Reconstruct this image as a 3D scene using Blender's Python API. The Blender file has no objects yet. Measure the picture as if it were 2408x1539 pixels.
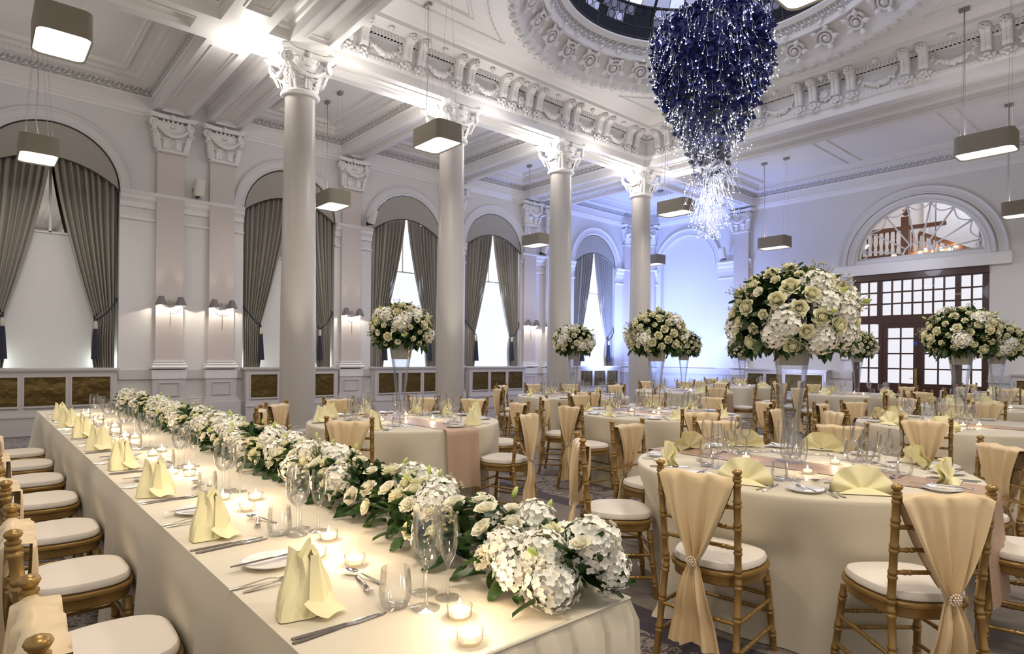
import bpy, math, random
from math import sin, cos, pi, radians, sqrt, atan2, hypot
from mathutils import Vector, Matrix
random.seed(7)
S = bpy.context.scene
C = S.collection
# ------------------------------------------------------------------ camera, world, exposure
cam_d = bpy.data.cameras.new('camera'); cam = bpy.data.objects.new('camera', cam_d); C.objects.link(cam); S.camera = cam
def cam_axes():
    f = 1445.0
    ex = Vector((2850 - 1204, 856 - 840, f)).normalized(); ey = Vector((-65 - 1204, 827 - 840, f)).normalized()
    m = (ex + ey).normalized(); d = (ex - ey); d = (d - m * m.dot(d)).normalized()
    ex = (m + d) / sqrt(2); ey = (m - d) / sqrt(2); ez = ex.cross(ey)
    return ex, ey, ez
ex, ey, ez = cam_axes()
right = Vector((ex[0], ey[0], ez[0])); down = Vector((ex[1], ey[1], ez[1])); fwd = Vector((ex[2], ey[2], ez[2]))
M = Matrix.Identity(4)
for i in range(3):
    M[i][0] = right[i]; M[i][1] = -down[i]; M[i][2] = -fwd[i]
M[0][3], M[1][3], M[2][3] = 0, 0, 1.40
cam.matrix_world = M
cam_d.sensor_width = 36; cam_d.lens = 36 * 1445 / 2408; cam_d.shift_y = (840 - 769.5) / 2408; cam_d.clip_start = .05
w = bpy.data.worlds.new('world'); S.world = w; w.use_nodes = True
w.node_tree.nodes['Background'].inputs[0].default_value = (1.0, .94, .87, 1)
w.node_tree.nodes['Background'].inputs[1].default_value = .46
S.view_settings.view_transform = 'Standard'; S.view_settings.look = 'None'
S.view_settings.exposure = 0.17; S.view_settings.gamma = 1.0; S.view_settings.use_curve_mapping = False
cy = S.cycles
cy.max_bounces = 7; cy.diffuse_bounces = 4; cy.glossy_bounces = 3; cy.transmission_bounces = 4; cy.transparent_max_bounces = 24
cy.caustics_reflective = False; cy.caustics_refractive = False; cy.sample_clamp_indirect = 4.0; cy.use_denoising = True
cy.use_adaptive_sampling = True; cy.adaptive_threshold = 0.03

def light(name, kind, loc, power, col=(1, 1, 1), target=None, size=.1, spot=60, blend=.6, size_y=None):
    d = bpy.data.lights.new(name, kind); d.energy = power; d.color = col
    if kind == 'SPOT': d.spot_size = radians(spot); d.spot_blend = blend; d.shadow_soft_size = size
    elif kind == 'POINT': d.shadow_soft_size = size
    elif kind == 'AREA':
        d.size = size
        if size_y: d.shape = 'RECTANGLE'; d.size_y = size_y
    o = bpy.data.objects.new(name, d); C.objects.link(o); o.location = loc
    if target is not None:
        o.rotation_euler = (Vector(target) - Vector(loc)).to_track_quat('-Z', 'Y').to_euler()
    return o
WARM = (1, .86, .70); NEUT = (1, .93, .86); BLUE = (.28, .40, 1.0)
COLX = [3.85, 6.78, 9.72, 12.61]; COLY = 9.5
PILX = [2.88, 3.83, 6.70, 9.68, 12.46, 13.35]
YP, YW, XF = 13.4, 13.5, 17.9
# floor uplighters washing the four columns and the ceiling round them
for i, x in enumerate(COLX):
    light('column_uplight', 'SPOT', (x - .30, COLY - .72, .35), 170, (1, .93, .84), (x - .05, COLY - .30, 5.9), .05, 34, .8)
    light('column_uplight', 'SPOT', (x + .62, COLY - .45, .35), 150, (1, .93, .84), (x + .25, COLY - .1, 5.9), .05, 34, .8)
    light('capital_glow_fill', 'POINT', (x - .72, COLY + .05, 5.72), 30, (1, .94, .86), None, .08)  # bare points in mid air, added for the soffit glow beside each capital
    light('capital_glow_fill', 'POINT', (x + .60, COLY - .75, 5.75), 13, (1, .95, .88), None, .1)
# blue wash of the far corner
light('corner_uplight', 'SPOT', (15.6, 11.4, .3), 900, BLUE, (17.9, 11.6, 3.2), .1, 110, .9)
light('corner_uplight', 'SPOT', (15.4, 12.3, .3), 900, BLUE, (15.6, 13.5, 5.5), .1, 110, .9)
light('corner_uplight', 'POINT', (15.6, 11.6, 3.0), 95, BLUE, None, .3)
light('wall_uplight', 'SPOT', (17.0, 7.6, .2), 110, (.55, .62, 1), (17.9, 7.6, 3.0), .1, 120, .9)
light('wall_uplight', 'SPOT', (16.2, 5.0, 3.9), 30, (.8, .84, 1), (17.9, 5.0, 4.6), .2, 120, .9)
# ------------------------------------------------------------------ tagging and mesh building
def tag(o, label=None, cat=None, group=None, kind=None):
    if label: o['label'] = label
    if cat: o['category'] = cat
    if group: o['group'] = group
    if kind: o['kind'] = kind
    return o
def empty(name, loc=(0, 0, 0), rz=0, **k):
    o = bpy.data.objects.new(name, None); C.objects.link(o); o.location = loc; o.rotation_euler = (0, 0, rz)
    o.empty_display_size = .1
    return tag(o, **k)
class MB:
    def __init__(s): s.v = []; s.f = []; s.m = []; s.mi = 0; s.T = None
    def add(s, vs, fs):
        b = len(s.v)
        if s.T is not None: vs = [tuple(s.T @ Vector(v)) for v in vs]
        s.v += [tuple(v) for v in vs]; s.f += [tuple(b + i for i in f) for f in fs]; s.m += [s.mi] * len(fs)
        return s
    def box(s, x0, y0, z0, x1, y1, z1):
        return s.add([(x0, y0, z0), (x1, y0, z0), (x1, y1, z0), (x0, y1, z0), (x0, y0, z1), (x1, y0, z1), (x1, y1, z1), (x0, y1, z1)],
                     [(0, 3, 2, 1), (4, 5, 6, 7), (0, 1, 5, 4), (1, 2, 6, 5), (2, 3, 7, 6), (3, 0, 4, 7)])
    def quad(s, *p): return s.add(p, [tuple(range(len(p)))])
    def lathe(s, prof, n=24, c=(0, 0, 0), cap=True, a0=0, a1=2 * pi, close=False):
        full = abs(a1 - a0 - 2 * pi) < 1e-6; N = n if full else n + 1
        vs = []
        for r, z in prof:
            for i in range(N):
                a = a0 + (a1 - a0) * i / n; vs.append((c[0] + r * cos(a), c[1] + r * sin(a), c[2] + z))
        fs = []
        for j in range(len(prof) - 1):
            for i in range(n):
                k = (i + 1) % N
                fs.append((j * N + i, j * N + k, (j + 1) * N + k, (j + 1) * N + i))
        if cap and full:
            if prof[0][0] > 1e-4: fs.append(tuple(reversed(range(N))))
            if prof[-1][0] > 1e-4: fs.append(tuple((len(prof) - 1) * N + i for i in range(N)))
        return s.add(vs, fs)
    def tube(s, pts, r, n=8, closed=False, cap=True):
        pts = [Vector(p) for p in pts]; N = len(pts); rs = r if isinstance(r, (list, tuple)) else [r] * N
        vs = []; up = None
        for i, p in enumerate(pts):
            if closed: t = pts[(i + 1) % N] - pts[i - 1]
            else: t = pts[min(i + 1, N - 1)] - pts[max(i - 1, 0)]
            if t.length < 1e-9: t = Vector((0, 0, 1))
            t.normalize()
            if up is None:
                up = Vector((0, 0, 1)) if abs(t.z) < .9 else Vector((1, 0, 0))
            a = t.cross(up)
            if a.length < 1e-6: a = t.cross(Vector((0, 1, 0)))
            a.normalize(); b = a.cross(t).normalized(); up = b
            for k in range(n):
                th = 2 * pi * k / n; vs.append(p + (a * cos(th) + b * sin(th)) * rs[i])
        fs = []
        for i in range(N if closed else N - 1):
            j = (i + 1) % N
            for k in range(n): fs.append((i * n + k, i * n + (k + 1) % n, j * n + (k + 1) % n, j * n + k))
        if cap and not closed: fs += [tuple(reversed(range(n))), tuple((N - 1) * n + k for k in range(n))]
        return s.add(vs, fs)
    def grid(s, fn, nu, nv, closed_u=False):
        vs = []; W = nu if closed_u else nu + 1
        for j in range(nv + 1):
            for i in range(W): vs.append(fn(i / nu, j / nv))
        fs = [(j * W + i, j * W + (i + 1) % W, (j + 1) * W + (i + 1) % W, (j + 1) * W + i) for j in range(nv) for i in range(nu)]
        return s.add(vs, fs)
    def ball(s, c, r, n=8, m=5, sc=(1, 1, 1)):
        def fn(u, v):
            a = 2 * pi * u; t = pi * v
            return (c[0] + r * sc[0] * sin(t) * cos(a), c[1] + r * sc[1] * sin(t) * sin(a), c[2] + r * sc[2] * cos(t))
        return s.grid(fn, n, m, True)
    def sweep_rect(s, x0, x1, y0, y1, prof, sign=1):
        # profile of (offset inward, z) swept round a rectangle with mitred corners
        vs = []
        for d, z in prof: vs += [(x0 + d, y0 + d, z), (x1 - d, y0 + d, z), (x1 - d, y1 - d, z), (x0 + d, y1 - d, z)]
        fs = []
        for j in range(len(prof) - 1):
            for i in range(4):
                k = (i + 1) % 4; fs.append((4 * j + i, 4 * j + k, 4 * j + 4 + k, 4 * j + 4 + i))
        return s.add(vs, fs)
    def extrude_x(s, prof, x0, x1, cap=True):   # closed polygon (y,z)
        n = len(prof); vs = [(x0, y, z) for y, z in prof] + [(x1, y, z) for y, z in prof]
        fs = [(i, (i + 1) % n, n + (i + 1) % n, n + i) for i in range(n)]
        if cap: fs += [tuple(reversed(range(n))), tuple(n + i for i in range(n))]
        return s.add(vs, fs)
    def extrude_y(s, prof, y0, y1, cap=True):   # closed polygon (x,z)
        n = len(prof); vs = [(x, y0, z) for x, z in prof] + [(x, y1, z) for x, z in prof]
        fs = [(i, (i + 1) % n, n + (i + 1) % n, n + i) for i in range(n)]
        if cap: fs += [tuple(reversed(range(n))), tuple(n + i for i in range(n))]
        return s.add(vs, fs)
    def mesh(s, name, mats, smooth=False, fixn=True):
        me = bpy.data.meshes.new(name); me.from_pydata(s.v, [], s.f)
        for m in (mats if isinstance(mats, (list, tuple)) else [mats]): me.materials.append(m)
        me.polygons.foreach_set('material_index', s.m)
        if smooth:
            me.polygons.foreach_set('use_smooth', [True] * len(me.polygons))
        me.update()
        if smooth == 'auto' or (smooth and not isinstance(smooth, bool)):
            me.set_sharp_from_angle(angle=radians(38 if smooth == 'auto' else smooth))
        return me
    def build(s, name, mats, parent=None, smooth=False, **k):
        return inst(name, s.mesh(name, mats, smooth), parent, **k)
def inst(name, me, parent=None, loc=(0, 0, 0), rot=(0, 0, 0), sc=None, **k):
    o = bpy.data.objects.new(name, me); C.objects.link(o); o.location = loc; o.rotation_euler = rot
    if sc is not None: o.scale = sc if isinstance(sc, (tuple, list)) else (sc, sc, sc)
    if parent is not None: o.parent = parent
    return tag(o, **k)
def copy_tree(o, loc=None, rz=None, parent=None, kids=None):
    c = o.copy(); C.objects.link(c)
    if parent is not None: c.parent = parent
    if loc is not None: c.location = loc
    if rz is not None: c.rotation_euler[2] = rz
    for ch in KIDS.get(o.name, []):
        d = ch.copy(); C.objects.link(d); d.parent = c
        for g in KIDS.get(ch.name, []):
            e = g.copy(); C.objects.link(e); e.parent = d
    return c
KIDS = {}
def reg(root):
    ch = [o for o in C.objects if o.parent == root]
    KIDS[root.name] = ch
    for c in ch: KIDS[c.name] = [o for o in C.objects if o.parent == c]
    return root
# ------------------------------------------------------------------ materials
def mat(name, col, rough=.6, metal=0, spec=.5, sheen=0, emis=None, estr=0, bump=None, var=0, coat=0, sub=0):
    m = bpy.data.materials.new(name); m.use_nodes = True; nt = m.node_tree; b = nt.nodes['Principled BSDF']
    b.inputs['Base Color'].default_value = (*col, 1); b.inputs['Roughness'].default_value = rough; b.inputs['Metallic'].default_value = metal
    b.inputs['Specular IOR Level'].default_value = spec
    if sheen: b.inputs['Sheen Weight'].default_value = sheen
    if coat: b.inputs['Coat Weight'].default_value = coat
    if sub: b.inputs['Subsurface Weight'].default_value = 0
    if emis: b.inputs['Emission Color'].default_value = (*emis, 1); b.inputs['Emission Strength'].default_value = estr
    if bump or var:
        tc = nt.nodes.new('ShaderNodeTexCoord'); n = nt.nodes.new('ShaderNodeTexNoise')
        nt.links.new(tc.outputs['Object'], n.inputs['Vector']); n.inputs['Scale'].default_value = (bump or (30, 0))[0]; n.inputs['Detail'].default_value = 4
        if bump:
            bp = nt.nodes.new('ShaderNodeBump'); bp.inputs['Strength'].default_value = bump[1]; bp.inputs['Distance'].default_value = .01
            nt.links.new(n.outputs['Fac'], bp.inputs['Height']); nt.links.new(bp.outputs['Normal'], b.inputs['Normal'])
        if var:
            mx = nt.nodes.new('ShaderNodeMix'); mx.data_type = 'RGBA'
            mx.inputs[6].default_value = (*[c * (1 - var) for c in col], 1); mx.inputs[7].default_value = (*[min(1, c * (1 + var)) for c in col], 1)
            nt.links.new(n.outputs['Fac'], mx.inputs[0]); nt.links.new(mx.outputs[2], b.inputs['Base Color'])
    return m
def emit(name, col, s):
    m = bpy.data.materials.new(name); m.use_nodes = True; nt = m.node_tree; nt.nodes.clear()
    e = nt.nodes.new('ShaderNodeEmission'); o = nt.nodes.new('ShaderNodeOutputMaterial')
    e.inputs[0].default_value = (*col, 1); e.inputs[1].default_value = s; nt.links.new(e.outputs[0], o.inputs[0]); return m
def thin_glass(name, tint=(1, 1, 1), edge=.97, ior=1.45):
    m = bpy.data.materials.new(name); m.use_nodes = True; nt = m.node_tree; nt.nodes.clear()
    t = nt.nodes.new('ShaderNodeBsdfTransparent'); g = nt.nodes.new('ShaderNodeBsdfGlossy'); mx = nt.nodes.new('ShaderNodeMixShader')
    fr = nt.nodes.new('ShaderNodeFresnel'); o = nt.nodes.new('ShaderNodeOutputMaterial'); lw = nt.nodes.new('ShaderNodeLayerWeight')
    mp = nt.nodes.new('ShaderNodeMapRange'); tm = nt.nodes.new('ShaderNodeMix'); tm.data_type = 'RGBA'
    lw.inputs[0].default_value = .35; fr.inputs[0].default_value = ior
    mp.inputs[1].default_value = .45; mp.inputs[2].default_value = 1.0; mp.inputs[3].default_value = 0; mp.inputs[4].default_value = 1
    nt.links.new(lw.outputs['Facing'], mp.inputs[0]); nt.links.new(mp.outputs[0], tm.inputs[0])
    tm.inputs[6].default_value = (*tint, 1); tm.inputs[7].default_value = (*[c * edge for c in tint], 1)
    nt.links.new(tm.outputs[2], t.inputs[0]); g.inputs['Roughness'].default_value = .02
    cl = nt.nodes.new('ShaderNodeMath'); cl.operation = 'MINIMUM'; cl.inputs[1].default_value = .45
    nt.links.new(fr.outputs[0], cl.inputs[0]); nt.links.new(cl.outputs[0], mx.inputs[0]); nt.links.new(t.outputs[0], mx.inputs[1]); nt.links.new(g.outputs[0], mx.inputs[2]); nt.links.new(mx.outputs[0], o.inputs[0])
    return m
W_ = mat('wall_paint', (.69, .675, .675), .55, bump=(60, .04))
PLAST = mat('ceiling_plaster', (.80, .785, .78), .6, bump=(40, .04))
TRIM = mat('plaster_trim', (.78, .765, .76), .45)
PIL = mat('pilaster_paint', (.60, .545, .52), .45, var=.03)
PEDP = mat('dado_paint', (.60, .565, .56), .4)
SHAFT = mat('column_paint', (.50, .47, .445), .38, bump=(25, .05), var=.06)
CAPM = mat('capital_plaster', (.78, .77, .76), .5)
CURT = mat('curtain_fabric', (.33, .31, .265), .55, sheen=.25, bump=(400, .15), var=.06)
PELM = mat('pelmet_fabric', (.38, .36, .315), .7, bump=(300, .15), var=.05)
NAVY = mat('navy_cord', (.012, .014, .035), .6)
GREY = mat('tassel_ferrule', (.5, .47, .42), .5)
GOLD = mat('gold_lacquer', (.36, .225, .075), .33, metal=.55, var=.12)
CUSH = mat('cushion_cloth', (.80, .745, .67), .7, sheen=.15)
SASH = mat('sash_satin', (.76, .585, .345), .40, sheen=.2, spec=.4)
PEARL = mat('pearl', (.88, .74, .58), .2, metal=.3)
CLOTH = mat("ivory_linen", (.70, .635, .50), .65, sheen=.2, bump=(200, .03))
RUN = mat('sequin_runner', (.62, .43, .31), .35, metal=.35, bump=(260, .8), var=.25)
NAP = mat('napkin_linen', (.90, .84, .52), .75, bump=(300, .06))
PORC = mat('porcelain', (.86, .85, .83), .12, coat=.5)
STEEL = mat('cutlery_steel', (.62, .58, .54), .14, metal=1)
GLASS = thin_glass('wine_glass')
VGLASS = thin_glass('vase_glass', (.97, .98, .99), .80)
LINER = mat('vase_liner', (.60, .56, .50), .5)
ROSE = mat('cream_rose', (.97, .91, .66), .6, sheen=.2, var=.10)
ROSEW = mat('white_rose', (.93, .90, .74), .6, sheen=.2)
HYD = mat('hydrangea_white', (.92, .91, .82), .65, var=.04)
GREENF = mat('green_bud', (.50, .62, .16), .5, var=.1)
LEAF = mat('leaf_green', (.030, .075, .014), .38, var=.3)
STEM = mat('stem_green', (.10, .15, .04), .5)
SEED = mat('waxflower', (.50, .44, .25), .7)
SHADE = mat('pendant_fabric', (.255, .225, .175), .75, bump=(300, .08))
METAL = mat('brushed_metal', (.32, .30, .28), .35, metal=.8)
DIFF = emit('pendant_diffuser', (1, .955, .89), 1.25)
WIRE = mat('steel_wire', (.42, .40, .37), .4, metal=.5)
WOOD = mat('mahogany', (.055, .017, .012), .35, var=.2, coat=.2)
FROST = emit('frosted_pane', (.92, .91, .98), .86)
BRASS = mat('aged_brass', (.36, .27, .12), .35, metal=.9)
DARK = mat('dark_void', (.004, .004, .004), .9)
SILK = mat('sconce_shade', (.19, .17, .17), .7)
SILV = mat('polished_nickel', (.7, .66, .6), .15, metal=1)
WAX = mat('candle_wax', (.9, .85, .75), .5, emis=(1, .72, .40), estr=.9)
FLAME = emit('candle_flame', (1, .78, .48), 40)
SPK = mat('speaker_plastic', (.70, .67, .60), .5)
# ------------------------------------------------------------------ floor: patterned carpet with plum borders
def carpet():
    m = bpy.data.materials.new('carpet'); m.use_nodes = True; nt = m.node_tree; b = nt.nodes['Principled BSDF']; N = nt.nodes.new; L = nt.links.new
    tc = N('ShaderNodeTexCoord'); sx = N('ShaderNodeSeparateXYZ'); L(tc.outputs['Object'], sx.inputs[0])
    def math(op, a, c=None):
        n = N('ShaderNodeMath'); n.operation = op
        for i, v in enumerate((a, c)):
            if v is None: continue
            if isinstance(v, (int, float)): n.inputs[i].default_value = v
            else: L(v, n.inputs[i])
        return n.outputs[0]
    # damask: warped scroll lines over a mottled ground
    mp = N('ShaderNodeMapping'); L(tc.outputs['Object'], mp.inputs[0]); mp.inputs['Scale'].default_value = (1, 1.0, 1)
    nz = N('ShaderNodeTexNoise'); nz.inputs['Scale'].default_value = 2.6; nz.inputs['Detail'].default_value = 2; L(mp.outputs[0], nz.inputs[0])
    ad = N('ShaderNodeMix'); ad.data_type = 'VECTOR'; ad.inputs[0].default_value = .35; L(mp.outputs[0], ad.inputs[4]); L(nz.outputs['Color'], ad.inputs[5])
    v1 = N('ShaderNodeTexVoronoi'); v1.feature = 'DISTANCE_TO_EDGE'; v1.inputs['Scale'].default_value = 4.2; L(ad.outputs[1], v1.inputs['Vector'])
    v2 = N('ShaderNodeTexNoise'); v2.inputs['Scale'].default_value = 19; v2.inputs['Detail'].default_value = 3; v2.inputs['Distortion'].default_value = 2.2; L(mp.outputs[0], v2.inputs['Vector'])
    line = math('LESS_THAN', v1.outputs['Distance'], .035)
    spots = math('GREATER_THAN', v2.outputs['Fac'], .53)
    pat = math('MAXIMUM', line, spots)
    x, y = sx.outputs[0], sx.outputs[1]
    def band(v, a, c): return math('MULTIPLY', math('GREATER_THAN', v, a), math('LESS_THAN', v, c))
    inner = math('MULTIPLY', band(x, 4.45, 50), band(y, 1.15, 12.8)); near = math('MULTIPLY', band(x, -50, 2.60), band(y, -50, 12.75))
    strp = math('MAXIMUM', math('MULTIPLY', band(x, 4.23, 4.45), band(y, .93, 13.0)), math('MULTIPLY', band(x, 2.60, 2.84), band(y, -50, 12.95)))
    strp = math('MAXIMUM', strp, math('MULTIPLY', band(x, 4.23, 50), math('MAXIMUM', band(y, .93, 1.15), band(y, 12.8, 13.0))))
    strp = math('MAXIMUM', strp, math('MULTIPLY', band(x, -50, 2.84), band(y, 12.75, 12.95)))
    patm = math('MAXIMUM', inner, near)
    def mix(f, a, c):
        n = N('ShaderNodeMix'); n.data_type = 'RGBA'; L(f, n.inputs[0])
        for i, v in ((6, a), (7, c)):
            if isinstance(v, tuple): n.inputs[i].default_value = (*v, 1)
            else: L(v, n.inputs[i])
        return n.outputs[2]
    fine = N('ShaderNodeTexNoise'); fine.inputs['Scale'].default_value = 90; fine.inputs['Detail'].default_value = 2
    m2 = N('ShaderNodeMapping'); m2.inputs['Scale'].default_value = (1, .12, 1); L(tc.outputs['Object'], m2.inputs[0]); L(m2.outputs[0], fine.inputs[0])
    plain = mix(fine.outputs['Fac'], (.13, .105, .09), (.23, .19, .165))
    plum = mix(fine.outputs['Fac'], (.022, .014, .028), (.055, .035, .06))
    patc = mix(pat, (.27, .225, .185), (.05, .034, .055))
    c = mix(patm, plain, patc); c = mix(strp, c, plum); L(c, b.inputs['Base Color']); b.inputs['Roughness'].default_value = .95
    b.inputs['Sheen Weight'].default_value = .2
    bp = N('ShaderNodeBump'); bp.inputs['Strength'].default_value = .3; bp.inputs['Distance'].default_value = .006; L(fine.outputs['Fac'], bp.inputs['Height']); L(bp.outputs[0], b.inputs['Normal'])
    return m
mb = MB(); mb.box(-4, -5, -.1, 18.1, 14, 0); mb.build('floor', carpet(), kind='structure')
# ------------------------------------------------------------------ left wall with arched window recesses (built as y = const panels)
def arch_pts(c, hw, zs, n=24): return [(c + hw * cos(pi - pi * i / n), zs + hw * sin(pi * i / n)) for i in range(n + 1)]
def arched_wall(mb, P, a0, a1, z0, z1, arches, depth, rev=1):
    """P(a,z,d) -> point; arches = [(centre, half width, sill, spring)]"""
    xs = a0
    for c, hw, zb, zs in arches:
        mb.quad(P(xs, z0, 0), P(c - hw, z0, 0), P(c - hw, z1, 0), P(xs, z1, 0))
        if zb > z0: mb.quad(P(c - hw, z0, 0), P(c + hw, z0, 0), P(c + hw, zb, 0), P(c - hw, zb, 0))
        ap = arch_pts(c, hw, zs)
        for (p, q), (r, s2) in zip(ap, ap[1:]): mb.quad(P(p, q, 0), P(r, s2, 0), P(r, z1, 0), P(p, z1, 0))
        loop = [(c - hw, zb)] + ap + [(c + hw, zb)]
        for (p, q), (r, s2) in zip(loop, loop[1:]): mb.quad(P(p, q, 0), P(r, s2, 0), P(r, s2, depth), P(p, q, depth))
        mb.quad(P(c - hw, zb, 0), P(c + hw, zb, 0), P(c + hw, zb, depth), P(c - hw, zb, depth))
        xs = c + hw
    mb.quad(P(xs, z0, 0), P(a1, z0, 0), P(a1, z1, 0), P(xs, z1, 0))
def archivolt(mb, P, c, r0, r1, zs, n=32):
    prof = [(r0, 0), (r0, -.035), (r0 + .03, -.05), (r0 + .05, -.035), (r1 - .07, -.035), (r1 - .05, -.06), (r1 - .02, -.075), (r1, -.05), (r1, 0)]
    vs = [P(c + r * cos(pi - pi * i / n), zs + r * sin(pi * i / n), d) for i in range(n + 1) for r, d in prof]; k = len(prof)
    mb.add(vs, [(i * k + j, i * k + j + 1, (i + 1) * k + j + 1, (i + 1) * k + j) for i in range(n) for j in range(k - 1)])
PL = lambda a, z, d: (a, YW + d, z)
WIN = [1.03, 5.30, 8.29, 11.14, 15.49]; ZS = 4.45; HW = 1.02
mb = MB(); arched_wall(mb, PL, -3, XF + .1, 0, 6.75, [(c, HW, 1.05, ZS) for c in WIN], .30)
mb.quad((-3, YW + .3, 0), (XF, YW + .3, 0), (XF, YW + .3, 6.7), (-3, YW + .3, 6.7))
for c in WIN: archivolt(mb, PL, c, HW, HW + .23, ZS)
mb.build('wall_left', W_, kind='structure', smooth=30)
# mouldings of the left wall: impost, dado rail, skirting, upper string
def run_profile(mb, prof, segs, P):
    for a0, a1 in segs:
        n = len(prof); vs = [P(a0, z, -d) for d, z in prof] + [P(a1, z, -d) for d, z in prof]
        fs = [(i, (i + 1) % n, n + (i + 1) % n, n + i) for i in range(n)] + [tuple(range(n)), tuple(n + i for i in reversed(range(n)))]
        mb.add(vs, fs)
IMP = [(0, 4.17), (.03, 4.17), (.035, 4.22), (.03, 4.26), (.05, 4.30), (.075, 4.33), (.08, 4.40), (.10, 4.42), (.115, 4.46), (.10, 4.48), (0, 4.48)]
BEAD = [(0, 3.93), (.03, 3.93), (.045, 3.95), (.04, 3.975), (0, 3.98)]
DADO = [(0, .90), (.05, .90), (.05, 1.08), (0, 1.08)]
SKIRT = [(0, 0), (.10, 0), (.10, .42), (.08, .44), (.085, .46), (.05, .48), (.055, .51), (.02, .53), (0, .53)]
UP = [(0, 5.93), (.02, 5.93), (.03, 5.97), (.06, 6.0), (.06, 6.03), (.09, 6.06), (0, 6.06)]
def gaps(a0, a1, cuts):
    out = []; x = a0
    for c0, c1 in sorted(cuts):
        if c0 > x: out.append((x, c0))
        x = max(x, c1)
    if a1 > x: out.append((x, a1))
    return out
wcut = [(c - HW, c + HW) for c in WIN]
mb = MB(); run_profile(mb, IMP, gaps(-3, XF, wcut), PL); run_profile(mb, BEAD, gaps(-3, XF, wcut), PL)
run_profile(mb, UP, [(-3, XF)], PL); mb.build('trim_1', TRIM, kind='structure')
mb = MB(); run_profile(mb, DADO, gaps(-3, XF, wcut), PL); run_profile(mb, SKIRT, gaps(-3, XF, wcut), PL); mb.build('baseboard_left', PEDP, kind='structure')
# ------------------------------------------------------------------ ceiling
COF = [(0, 6.05), (0, 6.24), (.035, 6.235), (.045, 6.27), (.015, 6.29), (.085, 6.40), (.26, 6.40), (.26, 6.49), (.31, 6.50), (.33, 6.56), (.49, 6.56), (.495, 6.515), (.53, 6.50), (.56, 6.515), (.58, 6.50), (.60, 6.56)]
REC = [(0, 6.05), (-.012, 6.035), (.012, 6.035), (.012, 6.09), (.045, 6.095), (.045, 6.125), (.065, 6.13)]
GAP = [(0, 6.05), (0, 6.22), (.03, 6.24), (.05, 6.30), (.08, 6.32)]
coffers = [(-3.0, 2.56, 9.80, 13.42), (4.16, 6.44, 9.80, 13.42), (6.96, 9.42, 9.80, 13.42), (9.95, 12.18, 9.80, 13.42), (13.68, 17.78, 9.98, 13.42),
           (-3.0, 2.56, -3.5, 9.12), (13.55, 17.78, -3.5, 9.20)]
gapsq = [(3.19, 3.50, 9.80, 13.42), (3.19, 3.50, -3.4, 9.05), (12.78, 13.05, 9.98, 13.42)]
recs = [(2.68, 3.08, 9.95, 13.25), (3.62, 4.04, 9.95, 13.25), (6.56, 6.84, 9.95, 13.25), (9.56, 9.82, 9.95, 13.25), (12.30, 12.66, 10.1, 13.25), (13.16, 13.56, 10.1, 13.25),
        (4.35, 6.35, 9.28, 9.62), (7.2, 9.25, 9.28, 9.62), (10.15, 12.1, 9.28, 9.62), (2.70, 3.06, -3.4, 8.58), (3.64, 4.0, -3.4, 8.78), (12.55, 12.95, -3.4, 8.9), (13.10, 13.42, -3.4, 8.9), (13.8, 17.3, 9.32, 9.84), (-3.0, 2.3, 9.28, 9.62)]
ATR = (4.10, 12.28, 1.05, 9.12)
holes = coffers + gapsq + recs + [ATR]
X = sorted(set([-3.0, XF + .1] + [v for h in holes for v in h[:2]])); Y = sorted(set([-3.5, 13.6] + [v for h in holes for v in h[2:]]))
mb = MB()
for xa, xb in zip(X, X[1:]):
    for ya, yb in zip(Y, Y[1:]):
        cx_, cy_ = (xa + xb) / 2, (ya + yb) / 2
        if any(h[0] < cx_ < h[1] and h[2] < cy_ < h[3] for h in holes): continue
        mb.quad((xa, ya, 6.05), (xa, yb, 6.05), (xb, yb, 6.05), (xb, ya, 6.05))
def orn(name, k, kz, dist=.02, lo=(.33, .31, .30), th=.80):
    m = mat(name, (.78, .76, .75), .6); nt = m.node_tree; b = nt.nodes['Principled BSDF']; N = nt.nodes.new; L = nt.links.new
    tc = N('ShaderNodeTexCoord'); sx = N('ShaderNodeSeparateXYZ'); L(tc.outputs['Object'], sx.inputs[0])
    def F(op, a, c=None):
        n = N('ShaderNodeMath'); n.operation = op
        for i, v in enumerate((a, c)):
            if v is None: continue
            if isinstance(v, (int, float)): n.inputs[i].default_value = v
            else: L(v, n.inputs[i])
        return n.outputs[0]
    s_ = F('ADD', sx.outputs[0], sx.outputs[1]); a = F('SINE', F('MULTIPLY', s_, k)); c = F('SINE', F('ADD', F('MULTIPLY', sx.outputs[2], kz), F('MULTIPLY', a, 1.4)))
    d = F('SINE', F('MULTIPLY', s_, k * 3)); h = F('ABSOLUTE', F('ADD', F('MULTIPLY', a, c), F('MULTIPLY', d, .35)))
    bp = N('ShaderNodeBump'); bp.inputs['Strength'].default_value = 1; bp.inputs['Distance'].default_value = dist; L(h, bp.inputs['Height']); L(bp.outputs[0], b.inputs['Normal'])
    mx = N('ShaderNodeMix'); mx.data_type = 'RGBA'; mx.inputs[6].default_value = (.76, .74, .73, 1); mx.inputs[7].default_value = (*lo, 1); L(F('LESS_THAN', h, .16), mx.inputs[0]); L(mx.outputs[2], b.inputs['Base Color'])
    return m
LACE = orn('pierced_moulding', 42, 60); SCROLL = mat('cove_plaster', (.74, .71, .70), .6)
def cover_rect(mb, h, prof, orn_seg=None):
    x0, x1, y0, y1 = h
    for j in range(len(prof) - 1):
        mb.mi = 1 if orn_seg is not None and j in orn_seg else 0
        mb.sweep_rect(x0, x1, y0, y1, prof[j:j + 2])
    mb.mi = 0; d, z = prof[-1]
    mb.quad((x0 + d, y0 + d, z), (x0 + d, y1 - d, z), (x1 - d, y1 - d, z), (x1 - d, y0 + d, z))
for h in coffers: cover_rect(mb, h, COF, (4,))
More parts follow.
